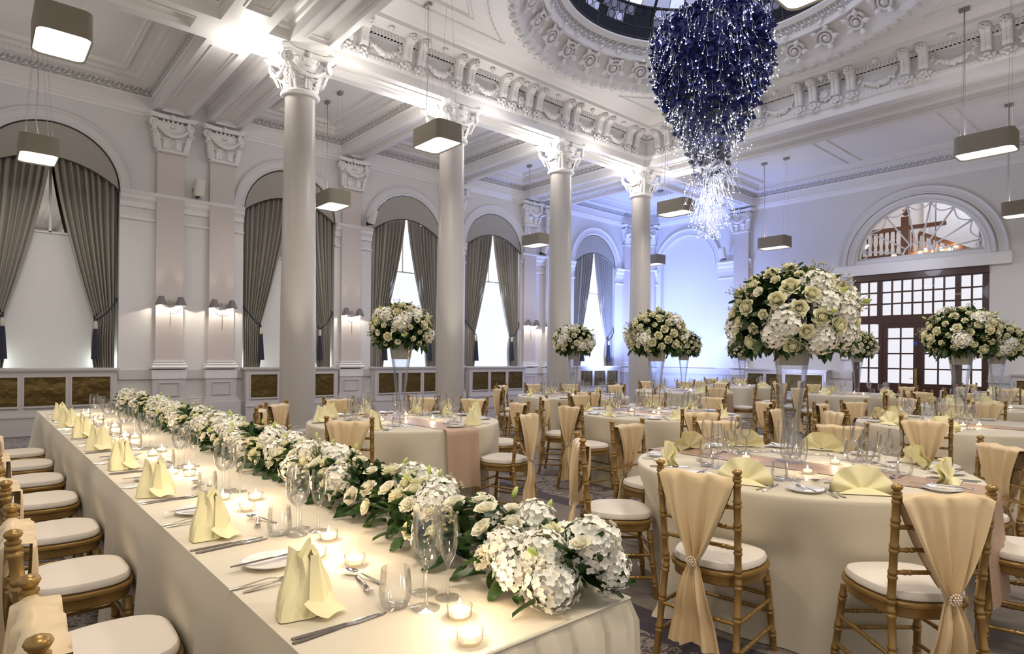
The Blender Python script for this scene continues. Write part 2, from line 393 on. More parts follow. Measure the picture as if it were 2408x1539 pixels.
for h in gapsq: cover_rect(mb, h, GAP)
for h in recs: cover_rect(mb, h, REC)
# dentils of every coffer
def along_rect(h, off, step):
    x0, x1, y0, y1 = h[0] + off, h[1] - off, h[2] + off, h[3] - off; out = []
    n = max(1, int((x1 - x0) / step))
    for i in range(n):
        x = x0 + (i + .5) * (x1 - x0) / n; out += [(x, y0, 0), (x, y1, pi)]
    n = max(1, int((y1 - y0) / step))
    for i in range(n):
        y = y0 + (i + .5) * (y1 - y0) / n; out += [(x1, y, pi / 2), (x0, y, -pi / 2)]
    return out
for h in coffers:
    for x, y, a in along_rect(h, .265, .075):
        if x < -.5 or y < -.5: continue
        mb.box(x - .02, y - .02, 6.47, x + .02, y + .02, 6.515)
mb.quad((-3, -3.5, 6.62), (18, -3.5, 6.62), (18, 13.6, 6.62), (13.5, 13.6, 6.62), (-3, 13.6, 6.62)) if False else None
for y in (6.37, 6.05, 3.85, 3.53): mb.box(14.15, y - .05, 6.535, 17.2, y + .05, 6.57)
# atrium ceiling with a round opening
CX, CY_, ZC, RO = 8.60, 5.15, 6.93, 3.20
ix0, ix1, iy0, iy1 = ATR[0] + .56, ATR[1] - .56, ATR[2] + .56, ATR[3] - .56
n = 96; inner = []; outer = []
for i in range(n):
    a = 2 * pi * i / n; dx, dy = cos(a), sin(a); inner.append((CX + RO * dx, CY_ + RO * dy, ZC))
    t = min(((ix1 - CX) / dx) if dx > 1e-9 else 1e9, ((ix0 - CX) / dx) if dx < -1e-9 else 1e9, ((iy1 - CY_) / dy) if dy > 1e-9 else 1e9, ((iy0 - CY_) / dy) if dy < -1e-9 else 1e9)
    outer.append((CX + t * dx, CY_ + t * dy, ZC))
for px_, py_ in ((ix0, iy0), (ix1, iy0), (ix1, iy1), (ix0, iy1)):   # snap the nearest ray to each corner
    k = min(range(n), key=lambda i: hypot(outer[i][0] - px_, outer[i][1] - py_)); outer[k] = (px_, py_, ZC)
mb.add(inner + outer, [(i, (i + 1) % n, n + (i + 1) % n, n + i) for i in range(n)])
# cove, frieze and dome curb, turned about the eye
prof = [(3.20, 6.93), (3.20, 6.88), (3.16, 6.86), (3.10, 6.88), (3.05, 6.93), (3.0, 6.98)]
mb.lathe([(r, z) for r, z in prof], 96, (CX, CY_, 0), cap=False)
cove = [(3.0, 6.98), (2.96, 7.04), (2.90, 7.11), (2.82, 7.18), (2.73, 7.25), (2.66, 7.29)]
mb.mi = 2; mb.lathe(cove, 96, (CX, CY_, 0), cap=False); mb.mi = 0
mb.lathe([(2.66, 7.29), (2.66, 7.25), (2.60, 7.25), (2.58, 7.31), (2.56, 7.33)], 96, (CX, CY_, 0), cap=False)
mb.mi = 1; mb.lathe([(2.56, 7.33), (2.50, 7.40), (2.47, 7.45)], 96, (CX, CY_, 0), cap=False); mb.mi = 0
mb.lathe([(2.47, 7.45), (2.44, 7.44), (2.40, 7.47), (2.36, 7.50), (2.36, 7.62)], 96, (CX, CY_, 0), cap=False)
mb.build('ceiling', [TRIM, LACE, SCROLL], kind='structure', smooth=30)
# roof slab above the aisles so no light leaks through
mb = MB(); mb.quad((-3, 9.0, 6.72), (18.2, 9.0, 6.72), (18.2, 14, 6.72), (-3, 14, 6.72)); mb.quad((12.2, -3.5, 6.72), (18.2, -3.5, 6.72), (18.2, 9, 6.72), (12.2, 9, 6.72)); mb.quad((-3, -3.5, 6.72), (4.15, -3.5, 6.72), (4.15, 9, 6.72), (-3, 9, 6.72))
# egg and dart ring, scroll relief and corner panels of the atrium ceiling
mb = MB()
for i in range(84):
    a = 2 * pi * i / 84; c, s_ = cos(a), sin(a)
    mb.T = Matrix.Translation((CX + 3.11 * c, CY_ + 3.11 * s_, 6.87)) @ Matrix.Rotation(a, 4, 'Z')
    mb.tube([(.075 * cos(t * pi / 5), .062 * sin(t * pi / 5), -.012 - .02 * cos(t * pi / 5) * 0) for t in range(10)], .011, 4, closed=True); mb.ball((0, 0, 0), .045, 8, 5, (1.2, .8, .8))
    mb.T = None
mb.build('trim_2', TRIM, kind='structure', smooth=True)
mb = MB()
def spiral(T, r0, turns, th, flip=1, n=30):
    mb.T = T
    mb.tube([(flip * r0 * (1 - .82 * k / n) * cos(turns * 2 * pi * k / n), r0 * (1 - .82 * k / n) * sin(turns * 2 * pi * k / n), 0) for k in range(n + 1)], [th * (1 - .6 * k / n) for k in range(n + 1)], 5)
    mb.ball((0, 0, 0), r0 * .28, 7, 5, (1, 1, .6)); mb.T = None
def leafrel(T, l, w_):
    mb.T = T; mb.grid(lambda u, v: ((u - .5) * w_ * sin(pi * min(1, v + .08)) * (1 + .3 * cos(v * 22)), v * l, .035 * sin(pi * v) * (1 - abs(u - .5)) + .02), 4, 9); mb.T = None
for i in range(30):
    a = 2 * pi * i / 30; fl = 1 if i % 2 else -1
    loc_ = Matrix(((0, -.74, -.67, 2.815), (1, 0, 0, 0), (0, .67, -.74, 7.12), (0, 0, 0, 1)))
    fr = Matrix.Translation((CX, CY_, 0)) @ Matrix.Rotation(a, 4, 'Z') @ loc_
    spiral(fr, .18, 2.0, .030, fl)
    for q in range(5): leafrel(fr @ Matrix.Translation((0, fl * .02, .0)) @ Matrix.Rotation(q * 1.25 + .5, 4, 'Z') @ Matrix.Translation((0, .12, 0)), .16, .10)
    leafrel(fr @ Matrix.Translation((.0, .22, 0)) @ Matrix.Rotation(fl * .6, 4, 'Z'), .2, .11)
mb.build('trim_3', TRIM, kind='structure', smooth=True)
mb = MB()
for sx_, sy_ in ((1, 1), (-1, 1), (1, -1), (-1, -1)):
    ax = ix1 - CX - .28 if sx_ > 0 else CX - ix0 - .28; ay = iy1 - CY_ - .28 if sy_ > 0 else CY_ - iy0 - .28; R = RO + .32
    for off, th in ((0, .022), (.26, .012), (.31, .012)):
        bx, by, RR = ax - off, ay - off, R + off; y_at = sqrt(max(0, RR * RR - bx * bx)) if RR > bx else 0; x_at = sqrt(max(0, RR * RR - by * by)) if RR > by else 0
        if y_at >= by or x_at >= bx: continue
        a0, a1 = atan2(y_at, bx), atan2(by, x_at)
        pts = [(CX + sx_ * bx, CY_ + sy_ * (y_at + (by - y_at) * k / 6), ZC - .005) for k in range(7)] + [(CX + sx_ * (bx - (bx - x_at) * k / 6), CY_ + sy_ * by, ZC - .005) for k in range(1, 7)] + \
              [(CX + sx_ * RR * cos(a1 + (a0 - a1) * k / 12), CY_ + sy_ * RR * sin(a1 + (a0 - a1) * k / 12), ZC - .005) for k in range(1, 12)]
        mb.tube(pts, th, 6, closed=True)
        if off == 0:
            for k in range(len(pts)):
                p, q = Vector(pts[k]), Vector(pts[(k + 1) % len(pts)]); m_ = max(1, int((q - p).length / .11))
                for j in range(m_): mb.ball(p.lerp(q, j / m_), .034, 6, 4, (1, 1, .7))
mb.build('trim_4', TRIM, kind='structure', smooth=True)
# ------------------------------------------------------------------ atrium entablature with paired scroll brackets
ENT = [(0, 6.05), (0, 6.21), (.03, 6.215), (.05, 6.25), (.05, 6.31), (.02, 6.33), (.02, 6.62), (.04, 6.64), (.04, 6.66), (.10, 6.66), (.10, 6.74), (.12, 6.76), (.40, 6.77), (.40, 6.84), (.44, 6.86), (.50, 6.90), (.56, 6.93)]
mb = MB(); mb.sweep_rect(*ATR, ENT)
for x, y, a in along_rect(ATR, .085, .062): mb.box(x - .02, y - .035, 6.66, x + .02, y + .035, 6.735) if abs(sin(a)) < .5 else mb.box(x - .035, y - .02, 6.66, x + .035, y + .02, 6.735)
for x, y, a in along_rect(ATR, .045, .07): mb.ball((x, y, 6.28), .024, 6, 4)
mb.build('trim_5', TRIM, kind='structure')
def scroll_bracket():
    mb = MB()   # local: +y out from the wall, z up, origin at the foot of the bracket
    prof = [(.0, -.03), (.11, -.02), (.13, .03), (.135, .10), (.15, .17), (.175, .225), (.21, .25), (.255, .275), (.27, .31), (.26, .36), (0, .36)]
    mb.T = Matrix.Rotation(pi / 2, 4, 'Z') @ Matrix.Identity(4)
    n = len(prof)
    for x0, x1, g in ((-.068, .068, 0), (-.05, -.012, .012), (.012, .05, .012)):
        vs = [(x0, d + (g if 0 < i < n - 2 else 0), z) for i, (d, z) in enumerate(prof)] + [(x1, d + (g if 0 < i < n - 2 else 0), z) for i, (d, z) in enumerate(prof)]
        mb.T = None; mb.add(vs, [(i, (i + 1) % n, n + (i + 1) % n, n + i) for i in range(n)] + [tuple(range(n)), tuple(n + i for i in range(n))])
    for sx_ in (-.065, .065):
        mb.tube([(sx_ * 1.05, .205 + .055 * (1 - k / 20) * cos(k * .55), .31 + .055 * (1 - k / 20) * sin(k * .55)) for k in range(20)], .012, 5)
    return mb.mesh('scroll_bracket', TRIM)
def flowerhead(name, r, n=6):
    mb = MB()   # faces +y
    for ring, (rr, m_, out) in enumerate(((r, n, .03), (r * .62, n, .06))):
        for i in range(m_):
            a = 2 * pi * (i + ring * .5) / m_; T = Matrix.Rotation(-a, 4, 'Y')
            mb.T = T; mb.grid(lambda u, v: ((u - .5) * rr * .95 * sin(pi * min(1, .15 + v * .85)) * (1 + .18 * cos(v * 16)), out * sin(pi * v * .9) + .02 * (1 - abs(2 * u - 1)) + out * .5, v * rr), 4, 6)
    mb.T = None; mb.ball((0, r * .45, 0), r * .22, 8, 5, (1, .6, 1)); return mb.mesh(name, TRIM, True)
def garland_mesh():
    mb = MB()
    for i in range(27):
        t = i / 26; x = (t - .5) * .62; z = -.17 * (1 - (2 * t - 1) ** 2); r = .022 + .034 * sin(pi * t) ** 1.5
        mb.ball((x + random.uniform(-.01, .01), .035 + random.uniform(0, .03), z + random.uniform(-.02, .02)), r, 7, 5)
        if i % 3 == 1:
            mb.T = Matrix.Translation((x, .045, z)) @ Matrix.Rotation(random.uniform(0, 6), 4, 'Y'); mb.grid(lambda u, v: ((u - .5) * .06 * sin(pi * v), .02 * sin(pi * v), v * .09), 3, 4); mb.T = None
    for s_ in (-1, 1): mb.tube([(s_ * (.32 + .045 * (1 - k / 14) * cos(k * .6)), .03, .02 + .045 * (1 - k / 14) * sin(k * .6)) for k in range(14)], .012, 5)
    return mb.mesh('garland', TRIM, True)
def pendant_finial():
    mb = MB(); mb.lathe([(0, -.10), (.02, -.09), (.015, -.07), (.04, -.055), (.055, -.03), (.035, -.02), (.05, 0)], 10); return mb.mesh('finial', TRIM, True)
BRM, FLM, STM, GAM, ROM, FIM = scroll_bracket(), flowerhead('rosette', .085), flowerhead('leaf_spray', .13, 5), garland_mesh(), flowerhead('rosette', .14, 8), pendant_finial()
def entab_side(centres, axis):
    def place(me, name, a, d, z, **k):
        if axis == 'left': inst(name, me, R5, (a, ATR[3] - d, z), (0, 0, pi), **k)
        else: inst(name, me, R5, (ATR[1] - d, a, z), (0, 0, pi / 2), **k)
    for c in centres:
        for o_ in (-.135, .135):
            place(BRM, 'scroll_bracket', c + o_, .02, 6.41); place(FLM, 'rosette', c + o_, .26, 6.715); place(STM, 'leaf_spray', c + o_, .03, 6.30)
    cs = sorted(centres)
    for a, b in zip(cs, cs[1:]):
        m_ = (a + b) / 2
        if b - a > .9: place(GAM, 'garland', m_, .02, 6.56)
        else: place(ROM, 'rosette', m_, .02, 6.47)
        place(FIM, 'finial', m_, .27, 6.77)
R5 = bpy.data.objects['trim_5']
entab_side([4.55, 5.63, 6.69, 7.76, 8.43, 9.5, 10.54, 11.62], 'left')
entab_side([8.55, 7.45, 6.35, 5.25, 4.57, 3.42, 2.28, 1.5], 'far')
# ------------------------------------------------------------------ stained glass dome
def stained(i):
    c, s = [((.60, .66, 1), 1.1), ((.50, .54, .85), .7), ((.34, .36, .55), .38), ((.10, .11, .18), .16), ((.82, .86, 1), 1.5)][i]
    return emit('stained_pane_%s' % 'abcde'[i], c, s)
DG = [stained(i) for i in range(5)]; LEAD = mat('lead_came', (.012, .011, .012), .5)
dome = empty('window_6', (CX, CY_, 7.55)); dome['kind'] = 'structure'
RD, HD = 2.36, 1.25
def dp(a, t): return (RD * cos(t * pi / 2) * cos(a), RD * cos(t * pi / 2) * sin(a), HD * sin(t * pi / 2))
NM = 24; TS = [0, .10, .26, .42, .58, .74, .86, .95]
mb = MB(); ld = MB()
rr = random.Random(3)
for j in range(len(TS) - 1):
    for i in range(NM):
        sub = 1 if j == 0 else (3 if j in (1, 3) else 2)
        for u in range(sub):
            for v in range(2 if j > 0 else 1):
                a0 = 2 * pi * (i + u / sub) / NM; a1 = 2 * pi * (i + (u + 1) / sub) / NM; k = 2 if j > 0 else 1
                t0 = TS[j] + (TS[j + 1] - TS[j]) * v / k; t1 = TS[j] + (TS[j + 1] - TS[j]) * (v + 1) / k
                mb.mi = 3 if j == 0 else (rr.choice([0, 1, 4, 0, 1]) if j % 2 == 0 else rr.choice([2, 2, 1, 3]))
                mb.quad(dp(a0, t0), dp(a0, t1), dp(a1, t1), dp(a1, t0))
                if j > 0: ld.tube([dp(a0, t0), dp(a0, t1)], .007, 4, cap=False); ld.tube([dp(a0, t1), dp((a0 + a1) / 2, t1), dp(a1, t1)], .007, 4, cap=False)
        if j in (1, 3):
            for u in range(3):
                for v in range(2):
                    a0 = 2 * pi * (i + (u + .5) / 3) / NM; t0 = TS[j] + (TS[j + 1] - TS[j]) * (v + .5) / 2; c0 = Vector(dp(a0, t0)); r_ = .075 if j == 1 else .06
                    ax_ = Vector((-sin(a0), cos(a0), 0)); ay_ = (Vector(dp(a0, t0 + .01)) - c0).normalized()
                    ld.tube([c0 * .995 + (ax_ * cos(q * pi / 5) + ay_ * sin(q * pi / 5)) * r_ for q in range(10)], .008, 4, closed=True)
for i in range(NM): ld.tube([dp(2 * pi * i / NM, t / 24 * .95) for t in range(25)], .028 if i % 2 == 0 else .014, 5, cap=False)
for t in TS: ld.tube([dp(2 * pi * i / 72, t) for i in range(72)], .026, 5, closed=True)
mb.build('pane', DG, dome); ld.build('leading', LEAD, dome, smooth=True)
light('dome_daylight', 'AREA', (CX, CY_, 8.2), 60, (.72, .78, 1), (CX, CY_, 0), 3.0)
# ------------------------------------------------------------------ far wall
PF = lambda a, z, d: (XF + d, a, z)
mb = MB(); LC, LR, LZ = 4.93, 1.40, 4.06
arched_wall(mb, PF, -3.5, 3.45, 0, 6.75, [], .3)
arched_wall(mb, PF, 6.41, 13.6, 0, 6.75, [(11.58, 1.04, .0, ZS)], .18)
mb.quad(PF(3.45, 3.66, 0), PF(6.41, 3.66, 0), PF(6.41, LZ, 0), PF(3.45, LZ, 0))
ap = arch_pts(LC, LR, LZ)
for (p, q), (r, s2) in zip(ap, ap[1:]): mb.quad(PF(p, q, 0), PF(r, s2, 0), PF(r, 6.75, 0), PF(p, 6.75, 0)); mb.quad(PF(p, q, 0), PF(r, s2, 0), PF(r, s2, .3), PF(p, q, .3))
mb.quad(PF(LC - LR, LZ, 0), PF(LC + LR, LZ, 0), PF(LC + LR, LZ, .3), PF(LC - LR, LZ, .3))
mb.quad(PF(3.45, LZ, 0), PF(LC - LR, LZ, 0), PF(LC - LR, 6.75, 0), PF(3.45, 6.75, 0)); mb.quad(PF(LC + LR, LZ, 0), PF(6.41, LZ, 0), PF(6.41, 6.75, 0), PF(LC + LR, 6.75, 0))
for a in (3.45, 6.41): mb.quad(PF(a, 0, 0), PF(a, 3.66, 0), PF(a, 3.66, .3), PF(a, 0, .3))
mb.quad(PF(3.45, 3.66, 0), PF(6.41, 3.66, 0), PF(6.41, 3.66, .3), PF(3.45, 3.66, .3))
mb.quad(PF(10.5, 0, .18), PF(12.7, 0, .18), PF(12.7, 5.6, .18), PF(10.5, 5.6, .18))
archivolt(mb, PF, 11.58, 1.04, 1.28, ZS); archivolt(mb, PF, LC, LR + .06, LR + .22, LZ - .1); archivolt(mb, PF, LC, LR + .26, LR + .46, LZ - .12)
mb.build('wall_far', W_, kind='structure', smooth=30)
mb = MB(); fc = [(10.54, 12.62), (3.45, 6.41)]
run_profile(mb, IMP, [(9.3, 10.42), (12.72, 13.5)], PF); run_profile(mb, BEAD, [(9.3, 10.42), (12.72, 13.5)], PF); run_profile(mb, UP, [(-3.5, 13.5)], PF)
run_profile(mb, [(0, 3.66), (.13, 3.66), (.13, 3.93), (.10, 3.95), (0, 3.95)], [(3.02, 6.86)], PF)
run_profile(mb, [(0, 6.12), (.05, 6.12), (.06, 6.16), (0, 6.18)], [(-3.5, 13.5)], PF); mb.build('trim_6', TRIM, kind='structure')
mb = MB(); run_profile(mb, DADO, gaps(-3.5, 13.5, fc), PF); run_profile(mb, SKIRT, gaps(-3.5, 13.5, fc), PF)
mb.box(XF + .08, 10.54, .9, XF + .17, 12.62, 1.08); mb.box(XF + .05, 10.54, 0, XF + .17, 12.62, .45); mb.build('baseboard_far', PEDP, kind='structure')
# lunette: sunburst glazing bars and glass
lun = empty('window_7', (XF + .12, LC, LZ)); lun['kind'] = 'structure'
mb = MB(); Rl = LR
mb.tube([(0, (Rl - .03) * cos(pi * k / 32), (Rl - .03) * sin(pi * k / 32)) for k in range(33)], .035, 6); mb.box(-.03, -Rl, 0, .03, Rl, .06)
mb.tube([(0, .34 * cos(pi * k / 16), .05 + .30 * sin(pi * k / 16)) for k in range(17)], .02, 6)
ang = [pi * (k + .5) / 8 for k in range(8)]
for a in ang: mb.tube([(0, .34 * cos(a), .05 + .30 * sin(a)), (0, (Rl - .10) * cos(a), (Rl - .10) * sin(a))], .020, 6)
AA = [0.02] + ang + [pi - .02]
for a, b in zip(AA, AA[1:]):
    p, q = Vector((0, (Rl - .06) * cos(a), (Rl - .06) * sin(a))), Vector((0, (Rl - .06) * cos(b), (Rl - .06) * sin(b)))
    mb.tube([p.lerp(q, k / 8) * (1 - .105 * sin(pi * k / 8)) for k in range(9)], .018, 6)
mb.build('glazing_bars', TRIM, lun, smooth=True)
mb = MB(); mb.quad((0.04, -Rl, 0), (.04, Rl, 0), (.04, Rl, Rl), (.04, -Rl, Rl)); mb.build('pane', GLASS, lun)
# door with side lights and transom
dr = empty('door_1', (XF, 0, 0)); dr['kind'] = 'structure'
def bars(mb, xs, zs, r=.02, x0=.06, x1=.10):
    for a in xs[1:-1]: mb.box(x0, a - r, zs[0], x1, a + r, zs[-1])
    for z in zs[1:-1]: mb.box(x0 + .0015, xs[0] - .001, z - r, x1 - .0015, xs[-1] + .001, z + r)
mb = MB(); ya, yb = 3.47, 6.40
for a0, a1, z0, z1 in ((6.26, yb, 0, 3.64), (ya, 3.59, 0, 3.64), (ya, yb, 3.47, 3.64), (5.72, 5.84, 2.35, 3.47), (4.01, 4.13, 2.35, 3.47), (ya, yb, 2.36, 2.58), (5.70, 5.80, 0, 2.36), (3.98, 4.07, 0, 2.36)):
    DK = globals().get('DK', 0) + .0015; mb.box(.02 + DK, a0, z0, .14 - DK, a1, z1)
mb.box(-.03, ya - .02, 3.50, .05, yb + .02, 3.65)
ZR = [2.58, 2.88, 3.18, 3.47]
bars(mb, [4.13, 4.36, 4.59, 4.81, 5.04, 5.27, 5.50, 5.72], ZR); bars(mb, [5.84, 6.05, 6.26], ZR); bars(mb, [3.59, 3.80, 4.01], ZR)
ZL = [.80, 1.20, 1.59, 1.98, 2.36]
bars(mb, [5.80, 6.04, 6.26], ZL); bars(mb, [3.59, 3.80, 3.98], ZL)
for a0, a1 in ((5.80, 6.26), (3.59, 3.98)): mb.box(.03, a0, 0, .12, a1, .80)
mb.build('frame', WOOD, dr)
for a0, a1 in ((4.8815, 5.705), (4.065, 4.8785)):
    mb = MB(); s0, s1 = a0 + .12, a1 - .12
    mb.box(.04, a0, .01, .10, s0, 2.365); mb.box(.041, s1, .01, .099, a1, 2.365); mb.box(.04, s0, .02, .10, s1, .82); mb.box(.042, s0, 2.30 - .06, .098, s1, 2.365)
    mb.box(.03, s0 + .06, .14, .045, s1 - .06, .70); bars(mb, [s0, (s0 + s1) / 2, s1], [.82, 1.19, 1.58, 1.97, 2.25], .018)
    lf = mb.build('door_leaf', WOOD, dr)
    if a0 > 4.5:
        mb = MB(); mb.box(-.0, a0 + .02, .74, .045, a0 + .085, 1.20); mb.lathe([(.0, 0), (.02, 0)], 8)
        mb.tube([(-.0, a0 + .05, .96), (-.06, a0 + .05, .96), (-.065, a0 + .09, .965), (-.06, a0 + .17, .95)], .010, 8); mb.build('handle', BRASS, lf)
        mb = MB(); mb.T = Matrix.Translation((.03, a0 + .06, 1.84)) @ Matrix.Rotation(pi / 2, 4, 'Y'); mb.lathe([(0, -.012), (.045, -.012), (.045, 0)], 20); mb.build('sign_disc', mat('blue_sign', (.02, .08, .5), .4), lf, label='blue round sign disc')
mb = MB(); mb.quad((.09, ya, .6), (.09, yb, .6), (.09, yb, 3.5), (.09, ya, 3.5)); mb.build('pane', FROST, dr)
# stair hall behind the lunette
mb = MB(); mb.quad((21.2, 2, 3.4), (21.2, 9, 3.4), (21.2, 9, 6.9), (21.2, 2, 6.9)); mb.quad((18.3, 9, 3.4), (21.2, 9, 3.4), (21.2, 9, 6.9), (18.3, 9, 6.9)); mb.quad((18.3, 2, 3.4), (21.2, 2, 3.4), (21.2, 2, 6.9), (18.3, 2, 6.9)); mb.quad((18.2, 2, 6.9), (21.2, 2, 6.9), (21.2, 9, 6.9), (18.2, 9, 6.9)); mb.quad((18.2, 2, 3.7), (21.2, 2, 3.7), (21.2, 9, 3.7), (18.2, 9, 3.7))
mb.box(21.0, 4.3, 3.4, 21.2, 4.75, 6.9); mb.box(21.0, 5.5, 3.4, 21.2, 5.62, 6.9)
mb.build('wall_hall', W_, kind='structure')
light('hall_light', 'POINT', (19.9, 4.6, 6.3), 60, (.78, .84, 1), None, .3); light('hall_lamp', 'POINT', (19.4, 6.6, 5.6), 30, WARM, None, .2)
OAK = mat('stair_oak', (.20, .075, .03), .35)
st = empty('staircase_balustrade', (18.85, 5.45, 4.22), label='carved oak stair balustrade seen through the half round window', cat='balustrade')
def baluster():
    mb = MB(); mb.lathe([(.025, 0), (.025, .12), (.015, .14), (.03, .20), (.035, .26), (.018, .36), (.014, .42), (.024, .48), (.016, .52), (.022, .56), (.025, .60), (.025, .72)], 8); return mb.mesh('baluster', OAK, True)
BAL = baluster()
mb = MB(); mb.box(-.06, -.9, .70, .06, 1.5, .80); mb.box(-.06, -.9, 0, .06, 1.5, .08); mb.box(-.09, -.08, -.1, .09, .10, 1.05); mb.ball((0, .01, 1.18), .10, 10, 7); mb.build('handrail', OAK, st)
for i in range(9): inst('baluster', BAL, st, (0, .25 + i * .14, .05))
mb = MB(); mb.T = Matrix.Rotation(radians(28), 4, 'X'); mb.box(-.05, -1.7, .60, .05, 0, .70); mb.box(-.05, -1.7, -.12, .05, 0, -.02); mb.build('sloping_rail', OAK, st)
for i in range(9): inst('baluster', BAL, st, (0, -.15 - i * .15, -.02 - (.15 + i * .15) * .53))
hb = MB()
for r_ in range(3): pass
ch = empty('hall_chandelier', (18.75, 4.75, 4.16), label='cluster of glaring bulbs shining through the half round window', cat='chandelier')
mb = MB(); mb.tube([(0, 0, 2.6), (0, 0, 0)], .012, 6)
bp = [(.35, .10), (.22, .16), (.05, .08), (-.12, .14), (-.30, .10), (-.42, .17), (.48, .02), (-.22, .02)]
for a, z in bp: mb.tube([(0, 0, .05), (0, a, z)], .008, 5)
mb.build('frame', BRASS, ch)
BULB = emit('chandelier_bulb', (1, .95, .88), 60)
for a, z in bp: mb = MB(); mb.ball((0, a, z), .032, 10, 7); mb.build('bulb', BULB, ch, smooth=True)
pf = empty('picture_frame', (21.18, 3.9, 5.1), label='gilt framed picture on the stair hall wall', cat='picture')
mb = MB(); mb.box(-.05, -.35, -.3, 0, .35, -.26); mb.box(-.05, -.35, .26, 0, .35, .3); mb.box(-.05, -.35, -.3, 0, -.31, .3); mb.box(-.05, .31, -.3, 0, .35, .3); mb.build('frame', mat('gilt_frame', (.5, .33, .1), .35, metal=.8), pf)
mb = MB(); mb.box(-.03, -.31, -.26, -.01, .31, .26); mb.build('artwork', mat('picture_paper', (.55, .52, .5), .6, var=.25), pf)
# ------------------------------------------------------------------ capitals, columns, pilasters
def acanthus(mb, T, w_, h, curl=.10, lob=7):
    mb.T = T   # local: x across, z up, y outward
    def fn(u, v):
        s_ = 2 * u - 1; ww = w_ * (1 - .25 * v) * (1 + .22 * cos(v * lob * 2 * pi) * abs(s_)) * (1 if v < .85 else sqrt(max(0, 1 - ((v - .85) / .15) ** 2)) * .9 + .1)
        y = .012 + .02 * (1 - abs(s_)) - .012 * cos(s_ * pi * 2.5); z = v * h
        if v > .62: t = (v - .62) / .38; y += curl * sin(t * pi * .75); z = .62 * h + (v - .62) * h * cos(t * 1.25)
        return (s_ * ww / 2, y, z)
    mb.grid(fn, 8, 14); mb.T = None
def volute(mb, T, r=.075):
    mb.T = T
    mb.tube([(0, (r * (1 - .85 * k / 26)) * cos(-k * .55 + 1.2), (r * (1 - .85 * k / 26)) * sin(-k * .55 + 1.2)) for k in range(27)], [.024 * (1 - .5 * k / 26) for k in range(27)], 6)
    mb.ball((0, 0, 0), .03, 7, 5, (1.4, 1, 1)); mb.T = None
def swag(mb, p, q, drop, out=.05, rad=.030):
    p, q = Vector(p), Vector(q); n = 16; d = Vector(((p + q) / 2)[:2] + (0,)); d = d.normalized() if d.length > 1e-6 else Vector((0, -1, 0))
    pts = [p.lerp(q, i / n) + Vector((0, 0, -drop * (1 - (2 * i / n - 1) ** 2))) + d * out * sin(pi * i / n) for i in range(n + 1)]
    mb.tube(pts, [rad * (.35 + .65 * sin(pi * i / n)) * (1.15 if i % 2 else .85) for i in range(n + 1)], 7)
def egg_row(mb, p, q, n, out):
    p, q = Vector(p), Vector(q)
    for i in range(n):
        c = p.lerp(q, (i + .5) / n) + Vector(out) * .02; mb.ball(c, .030, 7, 5, (.9, .9, 1.25))
def round_capital():
    mb = MB(); H = .58; rb = .225; a = .40
    mb.lathe([(.255, -.035), (.285, -.03), (.30, 0), (.285, .03), (.24, .035), (rb, .05), (rb + .01, .24), (.265, .34), (.32, .42), (.355, .49), (.30, .495)], 32)
    ab = []; cor = .40
    for k in range(4):
        c0 = Matrix.Rotation(k * pi / 2, 4, 'Z')
        for x, y in ((-cor - .02, -cor + .05), (-cor + .05, -cor - .02), (-.2, -.335), (0, -.315), (.2, -.335), (cor - .05, -cor - .02)): ab.append(c0 @ Vector((x, y, 0)))
    def slab(z0, z1, s0, s1):
        n = len(ab); vs = [(p.x * s0, p.y * s0, z0) for p in ab] + [(p.x * s1, p.y * s1, z1) for p in ab]
        mb.add(vs, [(i, (i + 1) % n, n + (i + 1) % n, n + i) for i in range(n)] + [tuple(range(n)), tuple(n + i for i in range(n))])
    slab(.50, .535, .94, .96); slab(.535, .58, 1.0, 1.06)
    for i in range(8): acanthus(mb, Matrix.Rotation(i * pi / 4 + pi / 8, 4, 'Z') @ Matrix.Translation((0, rb - .005, .05)), .17, .20, .07)
    for i in range(4): acanthus(mb, Matrix.Rotation(i * pi / 2 + pi / 4, 4, 'Z') @ Matrix.Translation((0, rb + .005, .05)) @ Matrix.Rotation(-.34, 4, 'X'), .19, .42, .12)
    for i in range(8): acanthus(mb, Matrix.Rotation(i * pi / 4, 4, 'Z') @ Matrix.Translation((0, rb + .005, .06)) @ Matrix.Rotation(-.12, 4, 'X'), .14, .29, .09)
    for k in range(4):
        R = Matrix.Rotation(k * pi / 2, 4, 'Z')
        for s_ in (-1, 1): volute(mb, R @ Matrix.Translation((s_ * .315, -.345, .42)) @ Matrix.Rotation(s_ * .75, 4, 'Z') @ Matrix.Rotation(pi / 2, 4, 'Z'), .078)
        mb.ball(R @ Vector((0, -.335, .545)), .05, 8, 5, (1, .8, 1)); acanthus(mb, R @ Matrix.Translation((0, -.30, .44)) @ Matrix.Rotation(pi, 4, 'Z') @ Matrix.Rotation(pi, 4, 'Y') @ Matrix.Scale(.6, 4), .16, .14, .05)
        p, q = R @ Vector((-.31, -.33, .40)), R @ Vector((.31, -.33, .40)); swag(mb, p, q, .17, .015)
        egg_row(mb, R @ Vector((-.19, -.29, .465)), R @ Vector((.19, -.29, .465)), 5, R @ Vector((0, -1, 0)))
        for q in range(7): mb.ball(R @ Vector((-.295 + .012 * q, -.325 + .010 * q, .36 - .035 * q)), .034 - .002 * q, 6, 4)
    return mb.mesh('capital', CAPM, 45)
